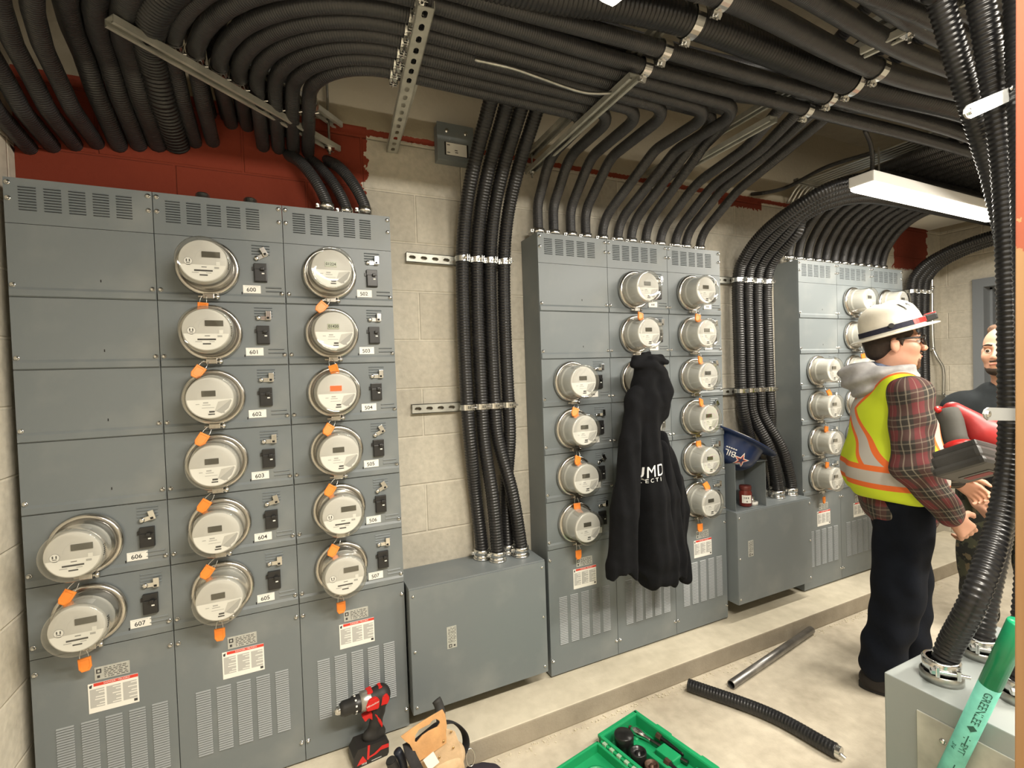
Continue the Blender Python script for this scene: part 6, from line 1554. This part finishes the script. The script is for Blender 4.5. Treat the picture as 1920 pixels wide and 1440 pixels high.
m = MB(); m.box((-0.122, -0.028, -0.062), (-0.092, 0.028, -0.020), 0, bev=0.006); m.cyl((-0.120, 0, -0.042), (-0.136, 0, -0.042), 0.018, seg=18); m.build('ratchet_knob', M_BLACKP, hat)
# clothes
def tfold(X, Y, Z): return 0.006*np.sin(Z*42+X*20+2*np.sin(Y*18))*np.clip((0.62-Z)/0.5, 0.15, 1)+0.004*np.sin(X*55+Z*9)
s = SDF(0.04)
s.ell((-0.005, 0, 0.93), (0.130, 0.165, 0.10)); s.cap(hip_r, kn_r, 0.112, 0.094, 0.03); s.cap(kn_r, (an_r[0]-0.005, an_r[1], 0.13), 0.094, 0.082, 0.03); s.cap(hip_l, kn_l, 0.112, 0.094, 0.03); s.cap(kn_l, (an_l[0], an_l[1], 0.13), 0.094, 0.082, 0.03); s.ell((0.0, 0, 0.84), (0.12, 0.15, 0.10))
s.cap((-0.02, -0.170, 0.66), (-0.025, -0.165, 0.52), 0.035, 0.035, 0.02)
sdf_obj('work_trousers', s, 0.0075, M_NAVY, p1, disp=tfold)
for nm, an, d in (('boot', an_r, -0.10), ('boot', an_l, 0.22)):
    a = Vector(an); f = Vector((math.cos(d), math.sin(d), 0)); s = SDF(0.025)
    s.cap((a.x, a.y, 0.15), (a.x-0.01, a.y, 0.06), 0.060, 0.056); s.cap((a-f*0.045+Vector((0, 0, -0.045)))[:], (a+f*0.10+Vector((0, 0, -0.050)))[:], 0.045, 0.046); s.cap((a+f*0.10+Vector((0, 0, -0.05)))[:], (a+f*0.155+Vector((0, 0, -0.052)))[:], 0.046, 0.036)
    b_ = sdf_obj(nm, s, 0.006, M_BOOT, p1)
    m = MB(); g = Vector((-f.y, f.x, 0)); pts = []
    for k in range(24):
        q = 2*PI*k/24; w_ = 0.047 if math.cos(q) > 0 else 0.042
        p = a+f*(0.055+0.145*math.cos(q)*abs(math.cos(q))**-0.25)+g*w_*math.sin(q); pts.append((p.x, p.y))
    m.prism(pts, 0.026, 0, Matrix.Translation((0, 0, 0.002))); m.build('sole', M_BLACKR, b_)
def sfold(X, Y, Z): return 0.004*np.sin(Z*60+Y*25)*np.clip((Y+0.26)*-12+0.6, 0.1, 1)+0.003*np.sin(Z*33+X*40)
s = SDF(0.04)
s.ell((-0.02, 0, 1.20), (0.138, 0.180, 0.20)); s.ell((-0.015, 0, 0.96), (0.150, 0.185, 0.20)); s.cap((-0.012, -0.07, 0.83), (-0.012, 0.07, 0.83), 0.128, 0.128); s.ell((-0.01, 0, 0.66), (0.4, 0.4, 0.09), k=0.01, sub=True)
s.cap((-0.02, -0.14, 1.345), (-0.02, 0.14, 1.345), 0.072, 0.072)
wr2 = tuple(np.array(el_r)+0.94*(np.array(wr_r)-np.array(el_r))); s.chain([sh_r, el_r, wr2], [0.080, 0.068, 0.050], 0.03); s.chain([sh_l, el_l, wr_l], [0.080, 0.066, 0.048], 0.03)
sdf_obj('plaid_shirt', s, 0.0065, plaid_mat(), p1, disp=sfold)
s = SDF(0.05)
s.ell((-0.025, 0, 1.20), (0.156, 0.196, 0.215)); s.ell((-0.025, 0, 1.02), (0.176, 0.205, 0.17), k=0.08); s.cap((-0.030, -0.08, 0.965), (-0.030, 0.08, 0.965), 0.160, 0.160, 0.08); s.cap((-0.03, -0.13, 1.355), (-0.03, 0.13, 1.355), 0.080, 0.080)
# arm openings and the open hem
s.ell((-0.005, -0.265, 1.25), (0.095, 0.100, 0.20), k=0.02, sub=True); s.ell((-0.005, 0.265, 1.25), (0.095, 0.10, 0.20), k=0.02, sub=True); s.ell((-0.01, 0, 0.765), (0.5, 0.5, 0.125), k=0.01, sub=True); s.ell((-0.01, 0, 1.475), (0.085, 0.085, 0.10), k=0.02, sub=True)
def vfold(X, Y, Z): return 0.006*np.sin(Y*38+Z*14+X*30)*np.clip((1.25-Z)/0.3, 0, 1)
vest = sdf_obj('hi_vis_vest', s, 0.006, vest_mat(0.985, 0.0, 1.27), p1, disp=vfold)
s = SDF(0.03); cz = 1.420
for k in range(9):
    a = PI*0.30+k*PI*1.40/8; bk = max(0, -math.cos(a)); p = (-0.035+0.098*math.cos(a)-0.03*bk, 0.105*math.sin(a), cz+0.012*math.cos(a)+0.010*bk); q_ = a+PI*1.40/8
    if k < 8: bk2 = max(0, -math.cos(q_)); s.cap(p, (-0.035+0.098*math.cos(q_)-0.03*bk2, 0.105*math.sin(q_), cz+0.012*math.cos(q_)+0.010*bk2), 0.030+0.024*bk, 0.030+0.024*bk2)
s.ell((-0.140, 0, 1.385), (0.055, 0.110, 0.070))
def hfold(X, Y, Z): return 0.008*np.sin(Z*95-X*30+Y*16)
sdf_obj('grey_hood', s, 0.006, M_GREYH, p1, disp=hfold)
s = SDF(0.02)
for k in range(10):
    a = 2*PI*k/10; q_ = 2*PI*(k+1)/10; s.cap((-0.030+0.062*math.cos(a), 0.062*math.sin(a), 1.445+0.012*math.cos(2*a)), (-0.030+0.062*math.cos(q_), 0.062*math.sin(q_), 1.445+0.012*math.cos(2*q_)), 0.019, 0.019)
sdf_obj('neck_scarf', s, 0.005, mat('blue_grey_scarf', (0.09, 0.11, 0.17), 0.9, 0, 0.5, 70), p1)

# ------------------------------------------------------------------ the man behind the conduits
p2 = thing('person', 'bearded man in a dark tee shirt and camouflage trousers, half hidden behind the thick conduits', 'person', (4.02, -0.745, 0.0), None, (0, 0, math.atan2(-0.42, -0.90)))
s = SDF(0.03); HC2 = (0.02, -0.012, 1.500); H, R = add_head(s, HC2, -0.38, 0.05, 0.98)
sh_r, el_r, wr_r = (-0.01, -0.170, 1.215), (0.055, -0.185, 0.95), (0.15, -0.12, 0.755)
sh_l, el_l, wr_l = (-0.01, 0.170, 1.215), (0.05, 0.23, 0.95), (0.24, 0.12, 0.87)
hip_r, kn_r, an_r = (0, -0.095, 0.84), (0.02, -0.105, 0.46), (-0.02, -0.11, 0.085); hip_l, kn_l, an_l = (0, 0.095, 0.84), (0.02, 0.105, 0.46), (-0.02, 0.12, 0.085)
s.cap((0.0, 0, 1.28), (0.01, 0, 1.44), 0.058, 0.055); s.ell((0, 0, 1.10), (0.10, 0.155, 0.18)); s.ell((0, 0, 0.93), (0.10, 0.15, 0.15))
for a, b_, c_ in ((sh_r, el_r, wr_r), (sh_l, el_l, wr_l)): s.chain([a, b_, c_], [0.052, 0.042, 0.028])
for a, b_, c_ in ((hip_r, kn_r, an_r), (hip_l, kn_l, an_l)): s.chain([a, b_, c_], [0.085, 0.055, 0.042])
add_hand(s, wr_r, (0.55, 0.48, -0.60), (-0.3, 0.7, 0.2), (0.5, 0.3, 0.6), 0.6); add_hand(s, wr_l, (0.75, -0.35, -0.3), (-0.1, -0.7, -0.5), (0.4, -0.2, 0.7), 0.6)
sdf_obj('body', s, 0.0045, M_SKIN, p2); eyes_lips(p2, H, R, 0.98)
s = SDF(0.02); s.ell(H(-0.050, 0, 0.055), (0.072, 0.077, 0.084), R); s.cap(H(-0.045, -0.045, 0.125), H(-0.045, 0.045, 0.125), 0.030, 0.030)
sdf_obj('hair', s, 0.005, mat('brown_curly_hair', (0.10, 0.05, 0.025), 0.8, 0, 0.4, 70, 0.002, 120), p2)
s = SDF(0.015); s.ell(H(0.055, 0, -0.088), (0.036, 0.048, 0.030), R); s.cap(H(0.092, -0.022, -0.045), H(0.092, 0.022, -0.045), 0.006, 0.006)
for q in (-1, 1): s.cap(H(0.05, q*0.045, -0.07), H(0.01, q*0.064, -0.02), 0.012, 0.006)
sdf_obj('beard', s, 0.005, M_HAIR, p2)
s = SDF(0.035); s.ell((0, 0, 1.09), (0.130, 0.180, 0.20)); s.ell((0.005, 0, 0.90), (0.14, 0.175, 0.17)); s.cap((0, -0.13, 1.235), (0, 0.13, 1.235), 0.072, 0.072); s.cap((0, -0.05, 1.30), (0, 0.05, 1.30), 0.060, 0.060); s.ell((0.015, 0, 1.395), (0.066, 0.066, 0.06), k=0.01, sub=True)
s.cap(sh_r, tuple(np.array(sh_r)+0.72*(np.array(el_r)-np.array(sh_r))), 0.084, 0.074, 0.03); s.cap(sh_l, tuple(np.array(sh_l)+0.72*(np.array(el_l)-np.array(sh_l))), 0.084, 0.074, 0.03)
sdf_obj('tee_shirt', s, 0.0065, M_TEE, p2, disp=sfold)
s = SDF(0.04); s.ell((0, 0, 0.86), (0.13, 0.17, 0.10)); s.cap(hip_r, kn_r, 0.105, 0.085, 0.03); s.cap(kn_r, (an_r[0], an_r[1], 0.12), 0.085, 0.075, 0.03); s.cap(hip_l, kn_l, 0.105, 0.085, 0.03); s.cap(kn_l, (an_l[0], an_l[1], 0.12), 0.085, 0.075, 0.03)
sdf_obj('camouflage_trousers', s, 0.0075, camo_mat(), p2, disp=tfold)
for an in (an_r, an_l):
    a = Vector(an); s = SDF(0.025); s.cap((a.x, a.y, 0.14), (a.x-0.01, a.y, 0.055), 0.056, 0.052); s.cap((a.x-0.045, a.y, 0.042), (a.x+0.10, a.y, 0.040), 0.040, 0.040); s.cap((a.x+0.10, a.y, 0.040), (a.x+0.15, a.y, 0.036), 0.040, 0.034); sdf_obj('boot', s, 0.006, M_BOOT, p2)
m = MB(); e, w_ = np.array(el_r), np.array(wr_r); m.cyl(e+0.18*(w_-e), e+0.30*(w_-e), 0.046, 0.043, 20); m.build('orange_arm_band', M_ORANGE, p2)

# ================================================================== POWER TOOL BESIDE THE FOREGROUND CONDUITS
ty = -1.06
base = at_y(1812, 862, ty)
t = thing('cordless_power_tool', 'red and dark grey cordless power tool with a large battery, hanging against the thick conduit', 'power tool', base); t.scale = (1.34, 1.34, 1.34)
rgt = Vector(RT); rgt.z -= 0.10; rgt.normalize(); away = Vector((FW[0], FW[1], 0)).normalized(); hax = (Vector((0, 0, 1))*0.86+away*0.52).normalized(); hax = (hax-rgt*hax.dot(rgt)).normalized(); fr = rgt.cross(hax)      # fr points away from the viewer
T = Matrix(((rgt.x, fr.x, hax.x, 0), (rgt.y, fr.y, hax.y, 0), (rgt.z, fr.z, hax.z, 0), (0, 0, 0, 1))) @ Matrix.Rotation(-0.25, 4, 'Z')
M_TG = mat('tool_dark_grey', (0.045, 0.043, 0.040), 0.45, 0, 0.15, 20)
m = MB(); m.box((-0.052, -0.052, -0.022), (0.052, 0.062, 0.012), 0, T, bev=0.010); m.box((-0.056, -0.056, -0.040), (0.056, 0.066, -0.018), 0, T, bev=0.010); m.box((-0.040, -0.050, 0.010), (0.040, 0.055, 0.030), 0, T, bev=0.006)
for x in (-0.028, 0.020): m.box((x-0.008, -0.062, -0.020), (x+0.006, -0.054, -0.006), 1, T, bev=0.003)
m.box((-0.006, -0.030, -0.0415), (0.036, 0.040, -0.0395), 2, T); m.box((0.004, -0.024, -0.0425), (0.026, 0.034, -0.041), 3, T)
m.build('battery', [M_TG, M_GALV, mat('tool_label_grey', (0.10, 0.095, 0.09), 0.5), mat('dull_red_label', (0.22, 0.02, 0.025), 0.5)], t)
m = MB(); m.tube([T @ Vector(p) for p in ((-0.006, 0.0, 0.030), (-0.006, 0.0, 0.060), (-0.004, 0.004, 0.100), (-0.002, 0.004, 0.135))], [0.026, 0.024, 0.025, 0.028], 20); m.build('rubber_grip', mat('warm_grey_rubber', (0.075, 0.072, 0.062), 0.75), t)
m = MB(); m.lathe([(0.027, 0.026), (0.031, 0.028), (0.031, 0.042), (0.026, 0.045)], 24, 0, T @ Matrix.Translation((-0.006, 0, 0))); m.tube(smooth_curve([T @ Vector(p) for p in ((-0.034, 0.002, 0.132), (-0.020, -0.006, 0.146), (0.006, -0.004, 0.144), (0.030, 0.004, 0.120), (0.058, 0.012, 0.092))], 0.006), 0.007, 10)
m.build('red_trim', M_RED, t)
s = SDF(0.02); s.cap((T @ Vector((0.058, 0.02, 0.075)))[:], (T @ Vector((0.105, 0.05, 0.060)))[:], 0.036, 0.042); s.cap((T @ Vector((0.006, 0.012, 0.140)))[:], (T @ Vector((0.060, 0.03, 0.090)))[:], 0.022, 0.030); s.cap((T @ Vector((0.105, 0.05, 0.060)))[:], (T @ Vector((0.16, 0.07, 0.06)))[:], 0.040, 0.030)
sdf_obj('red_motor_housing', s, 0.005, mat('tool_red', (0.42, 0.028, 0.028), 0.45), t)
s = SDF(0.02); s.cap((T @ Vector((0.085, 0.03, 0.020)))[:], (T @ Vector((0.13, 0.055, 0.010)))[:], 0.030, 0.030); sdf_obj('dark_red_gearcase', s, 0.005, mat('dark_red_case', (0.12, 0.015, 0.02), 0.5), t)
